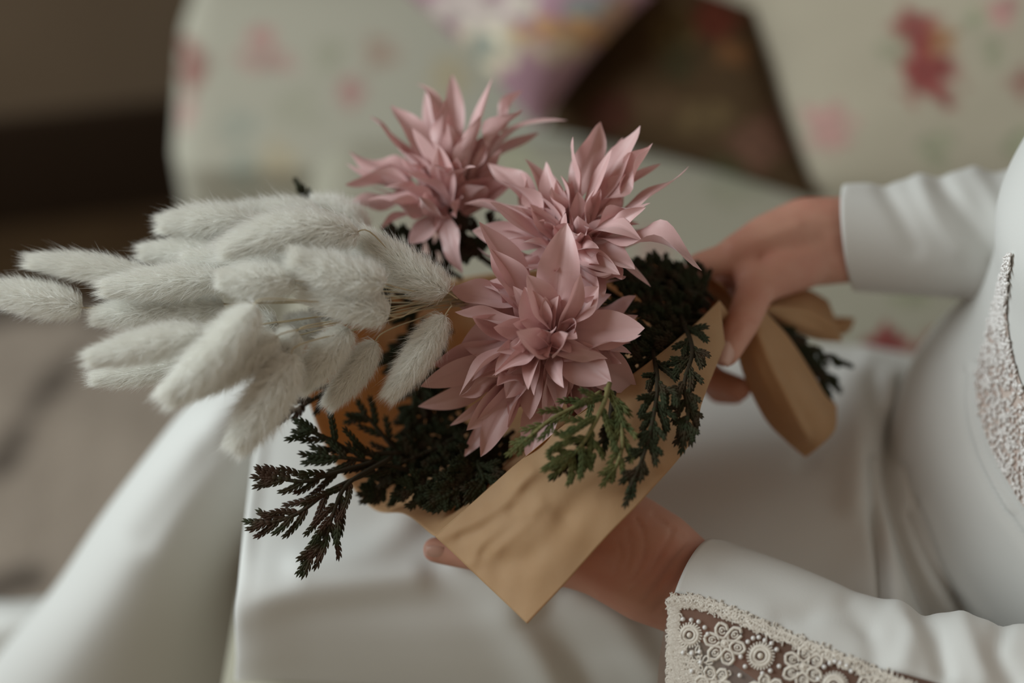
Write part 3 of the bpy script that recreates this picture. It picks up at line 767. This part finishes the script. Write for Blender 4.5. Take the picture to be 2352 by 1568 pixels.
tipC = [[(1880, 730, 15), (1885, 750, 14.5), (1890, 780, 15)], [(1925, 728, 15.5), (1930, 745, 15), (1930, 770, 15.5)], [(1962, 730, 16), (1960, 742, 16), (1952, 760, 16)]]
acc.add(pgrid(tipC, 14, 12, .0005, 15), grid_faces(14, 12))
V, F = acc.out()
paper = mesh('wrapping_paper', V, F, 'paper'); solidify(paper, 0.0004)
tag(paper, 'tan kraft paper wrapped round the bouquet with a folded pointed flap', 'wrapping paper')

# ---- dahlias
GRIP = (1700, 770, 9)
def petal(tip, base, w, axis, bend, roll, cup, curl, r, parent):
    B = np.asarray(base); T = np.asarray(tip); d = T - B; Ln = np.linalg.norm(d); d = d / Ln
    N = axis - d * (axis @ d); N = nrm(N) if np.linalg.norm(N) > .15 else nrm(np.cross(d, RGT))
    S = nrm(np.cross(d, N))
    N, S = N * math.cos(roll) + S * math.sin(roll), S * math.cos(roll) - N * math.sin(roll)
    nt, ns = 17, 11; Vv = []
    twist = r.normal(0, .45); ph = r.uniform(0, 6.28); asym = r.normal(0, .12); ruf = abs(r.normal(0, .09))
    for i in range(nt):
        t = i / (nt - 1)
        prof = (0.36 + 0.64 * math.sin(math.pi * min(1, t / .52) / 2) ** 1.3) if t < .52 else max(0.0, 1 - ((t - .52) / .48) ** 1.75) ** 0.90
        prof = max(prof, .012)
        c = B + d * Ln * t + N * Ln * (bend * math.sin(math.pi * t) + curl * max(0, t - .55) ** 2 * 2.4)
        tw = twist * t * t; n2 = N * math.cos(tw) + S * math.sin(tw); s2_ = S * math.cos(tw) - N * math.sin(tw)
        for j in range(ns):
            s = (j / (ns - 1)) * 2 - 1
            cupk = cup * (1 - .5 * t) + .10 * math.sin(t * 5 + ph)
            hgt = w * .5 * prof * (cupk * abs(s) ** 1.6 - .10 * math.exp(-(s / .16) ** 2)) + Ln * ruf * s * abs(s) * math.sin(t * 8 + ph + s * 1.3) * prof
            Vv.append(c + s2_ * (w * .5 * prof * s * (1 - .18 * cupk) + w * asym * math.sin(math.pi * t) * .5) + n2 * hgt)
    return mesh('petal', Vv, grid_faces(nt, ns), 'petal', parent)
def dahlia(core, axis, petals, label, fillers, seed, stem):
    r = np.random.default_rng(seed)
    e = empty('dahlia', core, label, 'flower', 'dusty pink fabric dahlias in the bouquet')
    axis = nrm(axis)
    for p in petals:
        tip = U(*p[0]); b = U(*p[1]); w = p[2] * SC * 1.22
        b = b + 0.5 * (core + (b - core) * .12 - b)
        o = p[3] if len(p) > 3 else {}
        petal(tip, b, w, axis, o.get('bend', r.normal(.03, .05)), o.get('roll', r.normal(0, .50)), o.get('cup', abs(r.normal(.42, .22))), o.get('curl', r.normal(-.05, .18)), r, e)
    a1 = nrm(np.cross(axis, [.2, .3, .9])); a2 = np.cross(axis, a1)
    for n, el, Ln, wd, off in fillers:
        for k in range(n):
            an = k / n * 2 * math.pi + r.normal(0, .2) + el
            ee = el + r.normal(0, .08)
            d = axis * math.cos(ee) + (a1 * math.cos(an) + a2 * math.sin(an)) * math.sin(ee)
            bb = core - axis * off + (a1 * math.cos(an) + a2 * math.sin(an)) * .004
            petal(bb + d * Ln * r.uniform(.82, 1.12), bb, wd * r.uniform(.8, 1.15), axis, r.normal(.05, .06), r.normal(0, .5), abs(r.normal(.5, .25)), r.normal(-.1, .25), r, e)
    V, F = sphere(core - axis * .012, (.011, .011, .011), 10, 8); mesh('calyx', V, F, 'twig', e)
    V, F = tube(cr([core - axis * .012] + [U(*s) for s in stem], 16), .0022, 7); mesh('stem', V, F, 'twig', e)
    return e
c1 = U(1255, 775, .8)
P1 = [((1302, 513, -.8), (1285, 745, -.2), 86, dict(roll=0, bend=.05, cup=.35, curl=-.15)), ((1124, 573, .6), (1195, 705, .6), 64), ((1090, 519, 2), (1185, 660, 1.8), 84), ((1033, 674, 1.4), (1160, 640, 1.4), 66),
      ((1046, 712, -.4), (1170, 722, -.3), 44, dict(roll=.5)), ((1128, 748, -.9), (1220, 728, -.4), 46, dict(roll=-.5, curl=.3)), ((1168, 680, .1), (1215, 690, 0), 30),
      ((1222, 632, -1.6), (1278, 735, -.4), 74, dict(roll=.5, cup=.6)), ((1205, 660, -1.2), (1255, 745, -.6), 66, dict(roll=-.3, cup=.6)), ((1334, 628, -1.6), (1298, 756, -.5), 46, dict(roll=.8, cup=.5)),
      ((1379, 660, -.6), (1318, 740, 0), 76), ((1482, 755, -.6), (1318, 735, .2), 80, dict(roll=.15)), ((1474, 775, -1), (1300, 768, -.2), 76, dict(roll=-.2)), ((1404, 876, -1.2), (1286, 806, -.2), 82, dict(roll=.1, cup=.2)),
      ((1464, 893, .8), (1350, 850, 1), 84), ((1466, 966, 1.6), (1340, 895, 1.6), 86), ((1202, 758, -2.9), (1255, 838, -1.0), 66, dict(roll=.4, cup=.8)), ((1296, 765, -2.9), (1285, 855, -1.0), 48, dict(roll=-.9, cup=.9)),
      ((1262, 752, -2.2), (1262, 800, -.6), 42, dict(cup=.8)), ((1138, 858, -1.0), (1228, 780, -.3), 62, dict(roll=.1)), ((1047, 895, -.6), (1165, 790, .3), 46, dict(roll=.9, cup=.7)), ((1105, 863, .2), (1225, 835, .4), 42),
      ((966, 888, 1.8), (1090, 840, 2), 60), ((1055, 912, .8), (1150, 862, 1), 38), ((1072, 988, 1.4), (1130, 870, 1.6), 62), ((1107, 972, 1.0), (1200, 880, 1.2), 62), ((960, 937, 3), (1080, 915, 3), 50), ((1033, 984, 2.2), (1095, 965, 2.2), 22),
      ((1098, 1047, 1.4), (1185, 915, 1.6), 58, dict(roll=.3)), ((1168, 985, 1.0), (1225, 890, 1.2), 48), ((1222, 906, -.7), (1226, 848, -.2), 34, dict(roll=1)), ((1162, 914, .2), (1210, 860, .4), 56), ((1214, 1060, 1.2), (1270, 935, 1.4), 76, dict(roll=.1)),
      ((1213, 962, .8), (1245, 870, .8), 60), ((1298, 915, .4), (1285, 835, .4), 66), ((1066, 1050, 3), (1130, 960, 2.8), 40), ((1330, 990, 2), (1320, 880, 1.6), 90), ((1390, 1010, 2.4), (1350, 900, 2), 76), ((1060, 790, 1.6), (1170, 770, 1.4), 90), ((1000, 830, 2.6), (1110, 800, 2.2), 80),
      ((1240, 770, -2.4), (1270, 800, -1), 30, dict(cup=.7)), ((1110, 640, 1.8), (1200, 690, 1.6), 90), ((1400, 800, .6), (1310, 790, .8), 70)]
dahlia(c1, nrm(-FWD * .95 + UPV * .25), P1, 'dusty pink dahlia with open ruffled centre lying lowest over the paper flap', [(10, .5, .030, .013, .002), (11, .85, .038, .014, .008), (12, 1.15, .046, .016, .014), (12, 1.45, .052, .016, .020)], 21, [(1420, 800, 5), GRIP])
c2 = U(1315, 560, 3.4)
P2 = [((1380, 277, 3.8), (1305, 400, 4.2), 62, dict(roll=.3)), ((1303, 316, 2.6), (1350, 420, 3), 36, dict(roll=.6)), ((1398, 341, 2.2), (1358, 430, 2.8), 38, dict(roll=-.5)), ((1430, 315, 4.6), (1405, 430, 4.4), 44), ((1482, 299, 3.4), (1390, 450, 3.4), 62, dict(roll=-.2)),
      ((1513, 341, 2.4), (1415, 460, 2.8), 40, dict(roll=-.6, cup=.6)), ((1519, 378, 4.2), (1460, 400, 4.2), 22), ((1595, 403, 2.4), (1440, 490, 2.8), 56, dict(roll=-.2)), ((1489, 455, 1.2), (1375, 500, 2), 46, dict(roll=-.5)), ((1480, 475, .8), (1440, 540, 1.4), 34, dict(roll=.8)),
      ((1462, 519, .2), (1350, 545, 1.4), 62, dict(roll=0, bend=.08)), ((1613, 590, -.6), (1400, 552, 1.4), 74, dict(roll=-.1, bend=.10, curl=-.25)), ((1458, 608, -.6), (1365, 570, 1), 64, dict(roll=.1)), ((1377, 610, -.4), (1350, 545, .8), 42),
      ((1326, 497, 1), (1330, 575, 2), 52, dict(cup=.7)), ((1297, 490, .8), (1272, 560, 1.8), 26), ((1135, 453, 1.8), (1245, 580, 2.4), 62, dict(roll=.2)), ((1168, 402, 3), (1240, 530, 3.4), 44), ((1193, 398, 3.6), (1265, 520, 3.6), 46), ((1219, 355, 4), (1268, 500, 4), 54), ((1248, 370, 3.4), (1280, 520, 3.4), 48),
      ((1292, 402, 2.8), (1295, 540, 3), 50), ((1125, 366, 5.4), (1220, 470, 5), 54), ((1070, 457, 4.2), (1200, 500, 4.2), 56), ((1085, 530, 4), (1210, 560, 4), 60), ((1345, 430, 1.8), (1368, 500, 2.4), 40, dict(curl=.5)), ((1420, 626, -.8), (1320, 612, .2), 46, dict(roll=.7, cup=.7)), ((1395, 648, -1), (1325, 640, 0), 34, dict(roll=-.6)),
      ((1380, 700, -.4), (1335, 610, .4), 48), ((1265, 430, 2.4), (1290, 560, 2.8), 40), ((1330, 440, 2.4), (1325, 560, 2.8), 44), ((1180, 620, 2.8), (1270, 590, 2.8), 60), ((1440, 400, 2.6), (1370, 520, 2.8), 46), ((1215, 470, 2.2), (1280, 575, 2.6), 50), ((1100, 600, 4.4), (1220, 600, 4), 60)]
dahlia(c2, nrm(UPV * .85 - FWD * .55 + RGT * .12), P2, 'dusty pink dahlia with long pointed petals spread beside the far hand', [(9, .45, .040, .013, .006), (10, .75, .046, .014, .010), (12, 1.2, .050, .016, .014)], 22, [(1450, 700, 7), GRIP])
c3 = U(1035, 465, 7.5)
P3 = [((977, 172, 8.5), (1035, 300, 8), 42), ((1040, 166, 9), (1058, 290, 8.6), 42), ((1131, 177, 7), (1085, 340, 7.2), 64, dict(roll=0)), ((1187, 196, 8.6), (1120, 300, 8.2), 34), ((1181, 239, 6), (1105, 400, 6.6), 36, dict(roll=-.7)), ((1267, 240, 6.8), (1115, 400, 7), 48, dict(roll=-.2, curl=-.4)), ((1238, 304, 8), (1140, 350, 7.8), 32),
      ((1105, 266, 5.4), (1068, 410, 6.2), 42, dict(roll=-.7, cup=.6)), ((1019, 227, 6.2), (1012, 350, 6.6), 36, dict(roll=.7)), ((981, 209, 9.6), (1000, 330, 9), 42), ((898, 237, 7.8), (1000, 370, 7.6), 54), ((846, 268, 8.2), (930, 430, 8), 46, dict(roll=.5)), ((870, 284, 6.8), (985, 420, 7), 64, dict(roll=.2)),
      ((797, 352, 8.6), (930, 410, 8.2), 50), ((787, 402, 7.4), (960, 440, 7.4), 44, dict(roll=.5)), ((796, 412, 6.8), (980, 480, 7), 60), ((800, 470, 7.6), (940, 490, 7.6), 62), ((846, 450, 5.6), (1000, 505, 6.2), 62, dict(roll=-.3)), ((926, 414, 4.6), (1030, 480, 6), 62, dict(roll=-.2, cup=.6, curl=.3)),
      ((942, 297, 5.8), (1020, 450, 6.2), 66, dict(cup=.5)), ((1040, 288, 5.4), (1050, 400, 6), 52, dict(cup=.8, curl=.4)), ((1090, 300, 5.8), (1060, 450, 6.4), 62, dict(cup=.5)), ((985, 320, 5.2), (1035, 470, 5.8), 78, dict(cup=.6)), ((1043, 498, 4.8), (1082, 420, 5.8), 30, dict(roll=.9)), ((1050, 624, 5.4), (1015, 490, 6.4), 52),
      ((940, 562, 6.2), (1015, 490, 6.8), 66), ((1160, 300, 6.6), (1080, 440, 6.8), 52), ((1020, 560, 6.4), (1030, 480, 6.8), 60), ((870, 520, 7), (990, 500, 7.2), 60), ((925, 340, 6.4), (1010, 450, 6.6), 56), ((1130, 400, 6), (1060, 470, 6.6), 50)]
dahlia(c3, nrm(UPV * .95 - FWD * .20 - RGT * .12), P3, 'pale pink dahlia standing farthest from the paper flap, above the bunny tails', [(9, .40, .042, .013, .006), (11, .7, .046, .014, .008), (12, 1.05, .050, .016, .012)], 23, [(1150, 620, 10), (1450, 720, 10), GRIP])

# ---- bunny tails
TL, TW = 0.056, 0.0205
def tail_shape(t): return (math.sin(min(1, t / .38) * math.pi / 2) ** .55 if t < .38 else 1 - .82 * ((t - .38) / .62) ** 2.0)
def make_tail(seed, bend, awns):
    r = np.random.default_rng(seed)
    def axis_pt(t): return np.array([TL * t, 0, bend * TL * (4 * t * (1 - t))])
    n, sg = 16, 12; Vv = []
    for i in range(n):
        t = i / (n - 1) * .93; rad = TW * .5 * .46 * tail_shape(t)
        if i == 0: rad *= .3
        if i == n - 1: rad *= .25
        for j in range(sg):
            a_ = j / sg * 2 * math.pi; Vv.append(axis_pt(t) + rad * np.array([0, math.cos(a_), math.sin(a_)]))
    core = (np.array(Vv), grid_faces(n, sg, 0, True))
    V = []; F = []; k = 0
    for h in range(9000 + awns):
        t = r.random() ** .95 * .90; a_ = r.uniform(0, 2 * math.pi); rad = TW * .5 * .44 * tail_shape(t)
        o_ = np.array([0, math.cos(a_), math.sin(a_)])
        p = axis_pt(t) + o_ * rad
        long = h >= 9000
        lean = r.uniform(.30, 1.25) if not long else r.uniform(.15, 1.2)
        d = nrm(o_ + np.array([lean + 1.0 * t * t + 7 * max(0, t - .62), 0, 0]) + r.normal(0, .28, 3))
        Lh = TW * (r.uniform(.26, .54) if not long else r.uniform(.45, .85))
        s = nrm(np.cross(d, r.normal(size=3))) * (r.uniform(.00009, .00015) if not long else .00009)
        m_ = p + d * Lh * .55 + r.normal(0, .0006, 3); e_ = p + d * Lh + np.array([.25 * Lh, 0, 0]) + r.normal(0, .0009, 3)
        V += [p - s, p + s, m_ + s * .8, m_ - s * .8, e_]; F += [(k, k + 1, k + 2, k + 3), (k + 3, k + 2, k + 4)]; k += 5
    return core, (np.array(V), F)
variants = []
for sd, bd, aw in ((1, .02, 40), (2, -.05, 40), (3, .05, 140), (4, .0, 60), (5, .14, 60), (6, -.02, 110)):
    core, fl = make_tail(sd, bd, aw)
    mc = bpy.data.meshes.new('seed_head'); mc.from_pydata(core[0].tolist(), [], core[1]); mc.materials.append(M['fluffcore']); mc.polygons.foreach_set('use_smooth', [True] * len(mc.polygons))
    mf = bpy.data.meshes.new('fluff'); mf.from_pydata(fl[0].tolist(), [], fl[1]); mf.materials.append(M['fluff'])
    variants.append((mc, mf))
def tail(tip, base, wpx, var, label, group=None, stem=None, roll=None):
    T = U(*tip); B = U(*base); d = T - B; Ln = np.linalg.norm(d); x = nrm(d)
    z = nrm(UPV * 1.0 - FWD * .3 - x * ((UPV - FWD * .3) @ x)); y = np.cross(z, x)
    dm = DIST + (tip[2] + base[2]) / 200
    W = wpx * dm / FPX * 1.06
    sx, sw = Ln / TL, W / TW
    Mx = Matrix([[x[i] * sx, y[i] * sw, z[i] * sw, B[i]] for i in range(3)] + [[0, 0, 0, 1]])
    e = empty('bunny_tail', B, label, 'dried flower', group)
    e.matrix_basis = Mx
    for nm, me in zip(('seed_head', 'fluff'), variants[var]):
        o = bpy.data.objects.new(nm, me); COL.objects.link(o); o.parent = e
    s = stem or [(0.55 * base[0] + .45 * 1060, .5 * base[1] + .5 * 695 - 4, base[2] * .5 + 1.2), (1075 + random.uniform(-25, 25), 690 + random.uniform(-16, 16), 2.6), (1300, 730, 6), GRIP]
    P = cr([B - x * -.004] + [B - x * .006] + [U(*k) for k in s], 26)
    V, F = tube(P, .00042, 5); mesh('stem', V, F, 'straw', e)
    return e
GT = 'bunny tails crowded in the spray'
LT = 'fluffy cream bunny tail crowded in the middle of the white spray'
tails = [((-42, 664, 2.2), (190, 703, 2.0), 82, 3, 'bunny tail reaching farthest out over the rug, apart from the spray', None),
         ((68, 604, 2.4), (360, 643, 2.0), 66, 2, 'long bunny tail with wispy hairs beside the outermost one', None),
         ((368, 520, 3.2), (600, 512, 3), 80, 2, 'bristly bunny tail on the upper rim of the spray, against the dark floor', None), ((325, 582, 3.4), (560, 590, 3), 76, 0, 'bunny tail tucked under the bristly one on the upper rim of the spray', None), ((510, 592, -1.6), (825, 536, -1.0), 96, 4, 'large curved bunny tail arching over the top of the spray', None),
         ((500, 498, 4), (735, 490, 4), 88, 5, 'bunny tail half hidden behind the large arching one', None), ((712, 470, 5.5), (845, 540, 5), 90, 0, 'soft bunny tail below the farthest pink dahlia', None), ((832, 536, .4), (1030, 672, .2), 92, 1, 'bunny tail pointing at the petals of the lowest dahlia', None),
         ((236, 664, .4), (515, 640, 0), 80, 0, 'long level bunny tail in line with a short stubby one', None), ((500, 640, -3), (680, 646, -2.6), 84, 3, 'short stubby bunny tail in line with the long level one', None), ((668, 584, -3), (886, 652, -2.4), 98, 1, 'plump broad bunny tail just above the pale bundle of stems', None), ((690, 668, -2), (895, 722, -1.6), 96, 0, 'plump bunny tail under the broad one, touching the pale stems', None), ((213, 727, 2), (410, 702, 2), 76, 3, 'thin bunny tail showing below the long level one', None), ((362, 714, 2), (515, 700, 2), 70, 5, LT, GT),
         ((204, 826, -3.6), (472, 766, -3.6), 82, 0, 'large smooth bunny tail lying along the slim lowest one', None), ((213, 868, 1), (440, 836, .6), 66, 3, 'slim bunny tail lying lowest along the edge of the spray', None), ((372, 912, -5.4), (592, 704, -5.0), 104, 1, 'plump bunny tail drooping across the front of the spray', None), ((440, 900, -3.6), (640, 775, -3.6), 92, 0, LT, GT),
         ((536, 1030, -3.6), (676, 812, -3.2), 108, 5, 'large drooping bunny tail hanging over the white skirt', None), ((585, 850, -2.6), (686, 764, -2.4), 84, 1, LT, GT),
         ((686, 894, -1.4), (800, 752, -1.2), 84, 3, 'drooping bunny tail hanging over the orange inside of the paper', 'pair of drooping bunny tails'), ((752, 930, -.2), (864, 784, -.2), 70, 5, 'drooping bunny tail hanging over the orange inside of the paper', 'pair of drooping bunny tails'),
         ((892, 910, -.4), (1022, 724, -.2), 76, 5, 'drooping bunny tail hanging alone beside the lowest dahlia', None), ((652, 742, 3), (740, 770, 3), 74, 0, LT, GT), ((500, 562, 4.4), (715, 596, 4), 84, 0, LT, GT), ((590, 606, 2), (770, 622, 2), 84, 3, LT, GT), ((420, 600, 1.6), (640, 610, 1.4), 80, 0, LT, GT), ((730, 520, 3.4), (900, 600, 3), 84, 1, LT, GT), ((470, 770, .4), (640, 742, .6), 78, 0, LT, GT)]
for t_ in tails: tail(*t_)

# ---- cedar sprigs
def bead(p, d, up, ln, w, th):
    s = nrm(np.cross(d, up)); u = np.cross(s, d); V = [p - d * ln * .12]
    for f, k in ((.22, .80), (.62, 1.0), (.90, .55)):
        for j in range(5):
            a_ = j / 5 * 2 * math.pi; V.append(p + d * ln * f + s * w * k * .5 * math.cos(a_) + u * th * k * .5 * math.sin(a_))
    V.append(p + d * ln * 1.12)
    F = [(0, 1 + (j + 1) % 5, 1 + j) for j in range(5)]
    for rr in range(2):
        for j in range(5): F.append((1 + rr * 5 + j, 1 + rr * 5 + (j + 1) % 5, 6 + rr * 5 + (j + 1) % 5, 6 + rr * 5 + j))
    F += [(11 + j, 11 + (j + 1) % 5, 16) for j in range(5)]
    return np.array(V), F
def twiglet(acc, p0, d0, up, Ln, w, r, curve=0.0):
    n = max(3, int(Ln / .0031)); p = np.array(p0, float); d = nrm(d0); s = nrm(np.cross(d, up))
    st_ = Ln / n
    for i in range(n):
        d = nrm(d + s * curve / n + r.normal(0, .05, 3)); k = (1 - .40 * (i / n) ** 2)
        acc.add(*bead(p, d, up, st_ * 1.7, w * k * .60, w * k * .60))
        for sd in (-1, 1):
            acc.add(*bead(p + s * sd * w * k * .20 + d * st_ * (.35 if sd > 0 else 0), nrm(d + s * sd * .30), up, st_ * 1.22, w * k * .50, w * k * .46))
        p = p + d * st_
    return p
def sprig(pts, label, n=12, blen=(60, 95), ang=.72, w=15, matn='green', twig='twig', sub=True, seed=0, group=None, taper=1.0, one_side=None, start=.12, up=None):
    r = np.random.default_rng(seed + 100); W = cr([U(*p) for p in pts], 30)
    e = empty('cedar_sprig', W[0], label, 'greenery', group)
    V, F = tube(W, np.linspace(.0016, .0009, 30), 6); mesh('stem', V, F, twig, e)
    up = nrm(-FWD + r.normal(0, .15, 3)) if up is None else nrm(up)
    wd = w * SC
    for k in range(n):
        f = start + (1 - start) * k / n; i = min(28, int(f * 29)); p = W[i]; d = nrm(W[i + 1] - W[i]); s = nrm(np.cross(d, up))
        sd = one_side if one_side else (1 if k % 2 else -1)
        a_ = ang + r.normal(0, .10)
        Ln = (blen[0] + (blen[1] - blen[0]) * math.sin(math.pi * min(1, .25 + f * .75))) * SC * (1 - .45 * taper * f) * r.uniform(.8, 1.15)
        dr = nrm(d * math.cos(a_) + s * sd * math.sin(a_) + up * r.normal(0, .10))
        acc = Acc(); twiglet(acc, p, dr, up, Ln, wd, r, -sd * .35)
        if sub and Ln > 42 * SC:
            for q_ in range(2):
                g = .30 + .30 * q_; s3 = nrm(np.cross(dr, up)); s4 = 1 if (q_ + k) % 2 else -1
                twiglet(acc, p + dr * Ln * g, nrm(dr + s3 * s4 * .75), up, Ln * (.48 - .1 * q_), wd * .92, r, -s4 * .25)
        V, F = acc.out(); mesh('branchlet', V, F, matn, e)
    acc = Acc(); twiglet(acc, W[-6], nrm(W[-1] - W[-6]), up, np.linalg.norm(W[-1] - W[-6]) + 28 * SC, wd, r)
    V, F = acc.out(); mesh('branchlet', V, F, matn, e)
    acc = Acc()
    for i in range(4, 29, 2): acc.add(*bead(W[i], nrm(W[i + 1] - W[i]), up, .0042, wd * .8, wd * .8))
    V, F = acc.out(); mesh('scale_leaves', V, F, matn, e, kind='stuff')
    return e
sprig([(900, 1050, 3), (800, 1110, 1.4), (765, 1180, .8), (745, 1240, .6), (700, 1292, .4)], 'dark cedar sprig hanging lowest over the skirt beside the paper', 13, (76, 112), .62, 15, 'green_tip', seed=1, start=.25, sub=False)
sprig([(860, 1080, 2.6), (760, 1125, 1.2), (690, 1175, .8), (640, 1195, .6), (590, 1200, .6)], 'dark cedar sprig spreading sideways with russet tips over the skirt', 9, (70, 100), .75, 15, 'green_tip', seed=2, start=.30, sub=False)
sprig([(860, 1060, 2.8), (770, 1085, 1.6), (700, 1105, 1), (640, 1098, .8), (612, 1096, .8)], 'short dark cedar sprig between the russet sprig and the upright one', 10, (62, 90), .62, 15, 'green_tip', seed=3, start=.25, sub=False)
sprig([(920, 1040, 4), (820, 1040, 3), (760, 1010, 2.4), (715, 992, 2), (700, 990, 2)], 'dark cedar sprig standing out over the orange inside of the paper', 8, (66, 90), .75, 15, 'green', seed=4, sub=False)
sprig([(940, 1080, 4), (850, 1060, 3), (780, 1050, 2.2), (720, 1048, 2)], 'dark cedar sprig crossing the rim of the paper', 9, (62, 86), .7, 15, 'green', seed=5, sub=False)
sprig([(930, 1060, 5), (880, 1000, 4.6), (845, 960, 4.4), (825, 955, 4.4)], 'upright dark cedar sprig against the orange inside of the paper', 7, (56, 80), .7, 15, 'green', seed=6, sub=False)
sprig([(800, 850, 5.5), (745, 900, 4), (690, 935, 3.2), (645, 960, 3)], 'small dark cedar sprig poking out under the drooping bunny tails', 7, (50, 66), .6, 15, 'green_tip', seed=7, sub=False)
sprig([(760, 540, 9), (730, 490, 8.5), (705, 455, 8), (690, 432, 8)], 'cedar sprig tip rising behind the white spray', 6, (36, 44), .7, 13, 'green', seed=8, sub=False)
GI = 'dark cedar sprigs packed inside the paper'; LI = 'dark cedar sprig packed among others inside the paper'
inner = [[(1150, 1000, 6), (1060, 1060, 4.5), (980, 1110, 3.4), (930, 1130, 3)], [(1160, 1020, 5), (1090, 1090, 3.5), (1040, 1130, 2.8), (1000, 1150, 2.6)], [(1120, 960, 8), (1040, 1000, 6.5), (960, 1030, 5.4), (920, 1040, 5)],
         [(1120, 960, 7), (1020, 1020, 5.6), (930, 1060, 4.6), (880, 1085, 4)], [(1130, 1040, 4.6), (1100, 1060, 3.6), (1110, 1100, 2.8), (1090, 1130, 2.4)], [(1080, 820, 9), (1000, 850, 8), (960, 900, 7), (940, 960, 6.4)], [(1040, 760, 9), (980, 780, 8.4), (930, 810, 7.6), (900, 840, 7)],
         [(1060, 640, 10), (1000, 600, 9), (940, 570, 8.4), (900, 540, 8)], [(1100, 1000, 7.6), (1000, 1040, 6.4), (900, 1110, 5), (850, 1130, 4.4)], [(1000, 700, 9.5), (900, 700, 8.5), (800, 700, 7.5), (740, 710, 7)], [(1140, 560, 10), (1110, 540, 8.6), (1080, 560, 8), (1050, 580, 7.6)],
         [(1100, 900, 8.5), (1020, 920, 7.6), (980, 950, 6.8), (930, 990, 6.2)], [(1180, 990, 5.6), (1130, 1030, 4.4), (1060, 1100, 3.2), (960, 1150, 3)]]
for k, p in enumerate(inner): sprig(p, LI, 11, (66, 90), .8, 18, 'green', seed=20 + k, group=GI)
# toward the grip
sprig([(1560, 720, 5), (1590, 800, 1), (1572, 880, -1.0), (1580, 950, -1.6), (1570, 1010, -1.9)], 'dark cedar sprig hanging along the outer edge of the paper flap', 12, (62, 92), .60, 16, 'green', seed=41)
sprig([(1500, 800, 3), (1510, 880, -.8), (1500, 960, -2.2), (1480, 1040, -3.0), (1442, 1130, -3.5)], 'dark cedar sprig hanging over the face of the paper flap', 13, (56, 80), .60, 16, 'green', seed=42)
GR = 'dark cedar sprigs between dahlia and thumb'; LR = 'dark cedar sprig bunched between the dahlia and the thumb'
for k, p in enumerate([[(1640, 720, 8), (1560, 660, 6.5), (1500, 640, 5.5), (1440, 650, 5)], [(1640, 730, 7), (1560, 710, 5.4), (1490, 700, 4.4), (1420, 690, 4)], [(1620, 740, 6), (1550, 740, 4.4), (1490, 760, 3.4), (1430, 800, 2.6)], [(1600, 700, 7.6), (1540, 640, 6.6), (1480, 630, 6), (1430, 640, 5.6)],
                       [(1630, 700, 7), (1590, 670, 6), (1540, 690, 5), (1500, 720, 4.4)], [(1610, 760, 5), (1540, 780, 3.6), (1480, 830, 2.4), (1450, 880, 1.8)], [(1620, 760, 5), (1570, 790, 3.4), (1530, 840, 2.4), (1500, 900, 1.8)], [(1580, 780, 4.4), (1520, 800, 3.2), (1440, 830, 2.2), (1400, 870, 1.6)],
                       [(1640, 690, 8), (1600, 650, 7.4), (1560, 635, 7), (1520, 625, 6.6)]]):
    sprig(p, LR, 11, (60, 84), .8, 18, 'green', seed=50 + k, group=GR)
sprig([(1400, 880, -1.4), (1385, 930, -2.6), (1350, 1000, -3.2), (1320, 1040, -3.4), (1290, 1075, -3.4)], 'fresh green cedar sprig drooping in front of the lowest dahlia', 10, (70, 105), .75, 14, 'lime', 'limetwig', seed=61, start=.10, taper=.6)
sprig([(1392, 890, -1.4), (1420, 950, -2.4), (1430, 1010, -3), (1420, 1060, -3.2), (1400, 1090, -3.2)], 'fresh green cedar sprig hanging straight down over the paper flap', 9, (46, 66), .70, 13, 'lime', 'limetwig', seed=62, sub=False)
sprig([(1380, 900, -1.2), (1330, 930, -2), (1270, 960, -2.6), (1220, 1000, -3), (1190, 1025, -3)], 'fresh green cedar sprig pointing across the petals of the lowest dahlia', 9, (50, 70), .60, 13, 'lime', 'limetwig', seed=63, sub=False)
sprig([(1410, 900, -.8), (1390, 1000, -2.6), (1340, 1040, -2.9), (1290, 1080, -3)], 'dark cedar sprig lying on the paper flap under the fresh green ones', 8, (50, 60), .6, 14, 'green', seed=64, sub=False)
GE = 'cedar ends beyond the hand'; LE = 'dark cedar stalk end poking out of the gathered paper beyond the thumb'
sprig([(1760, 715, 10.5), (1820, 770, 11), (1880, 810, 11.5), (1935, 832, 12)], LE, 8, (44, 60), .5, 16, 'green', seed=71, sub=False, group=GE)
sprig([(1765, 725, 10.5), (1830, 790, 11), (1875, 850, 11.5), (1900, 905, 12)], LE, 9, (46, 60), .5, 18, 'green', seed=72, sub=False, group=GE)
sprig([(1765, 730, 11), (1840, 800, 11.6), (1890, 860, 12.2), (1915, 880, 12.6)], LE, 9, (46, 60), .5, 18, 'green', seed=73, sub=False, group=GE)
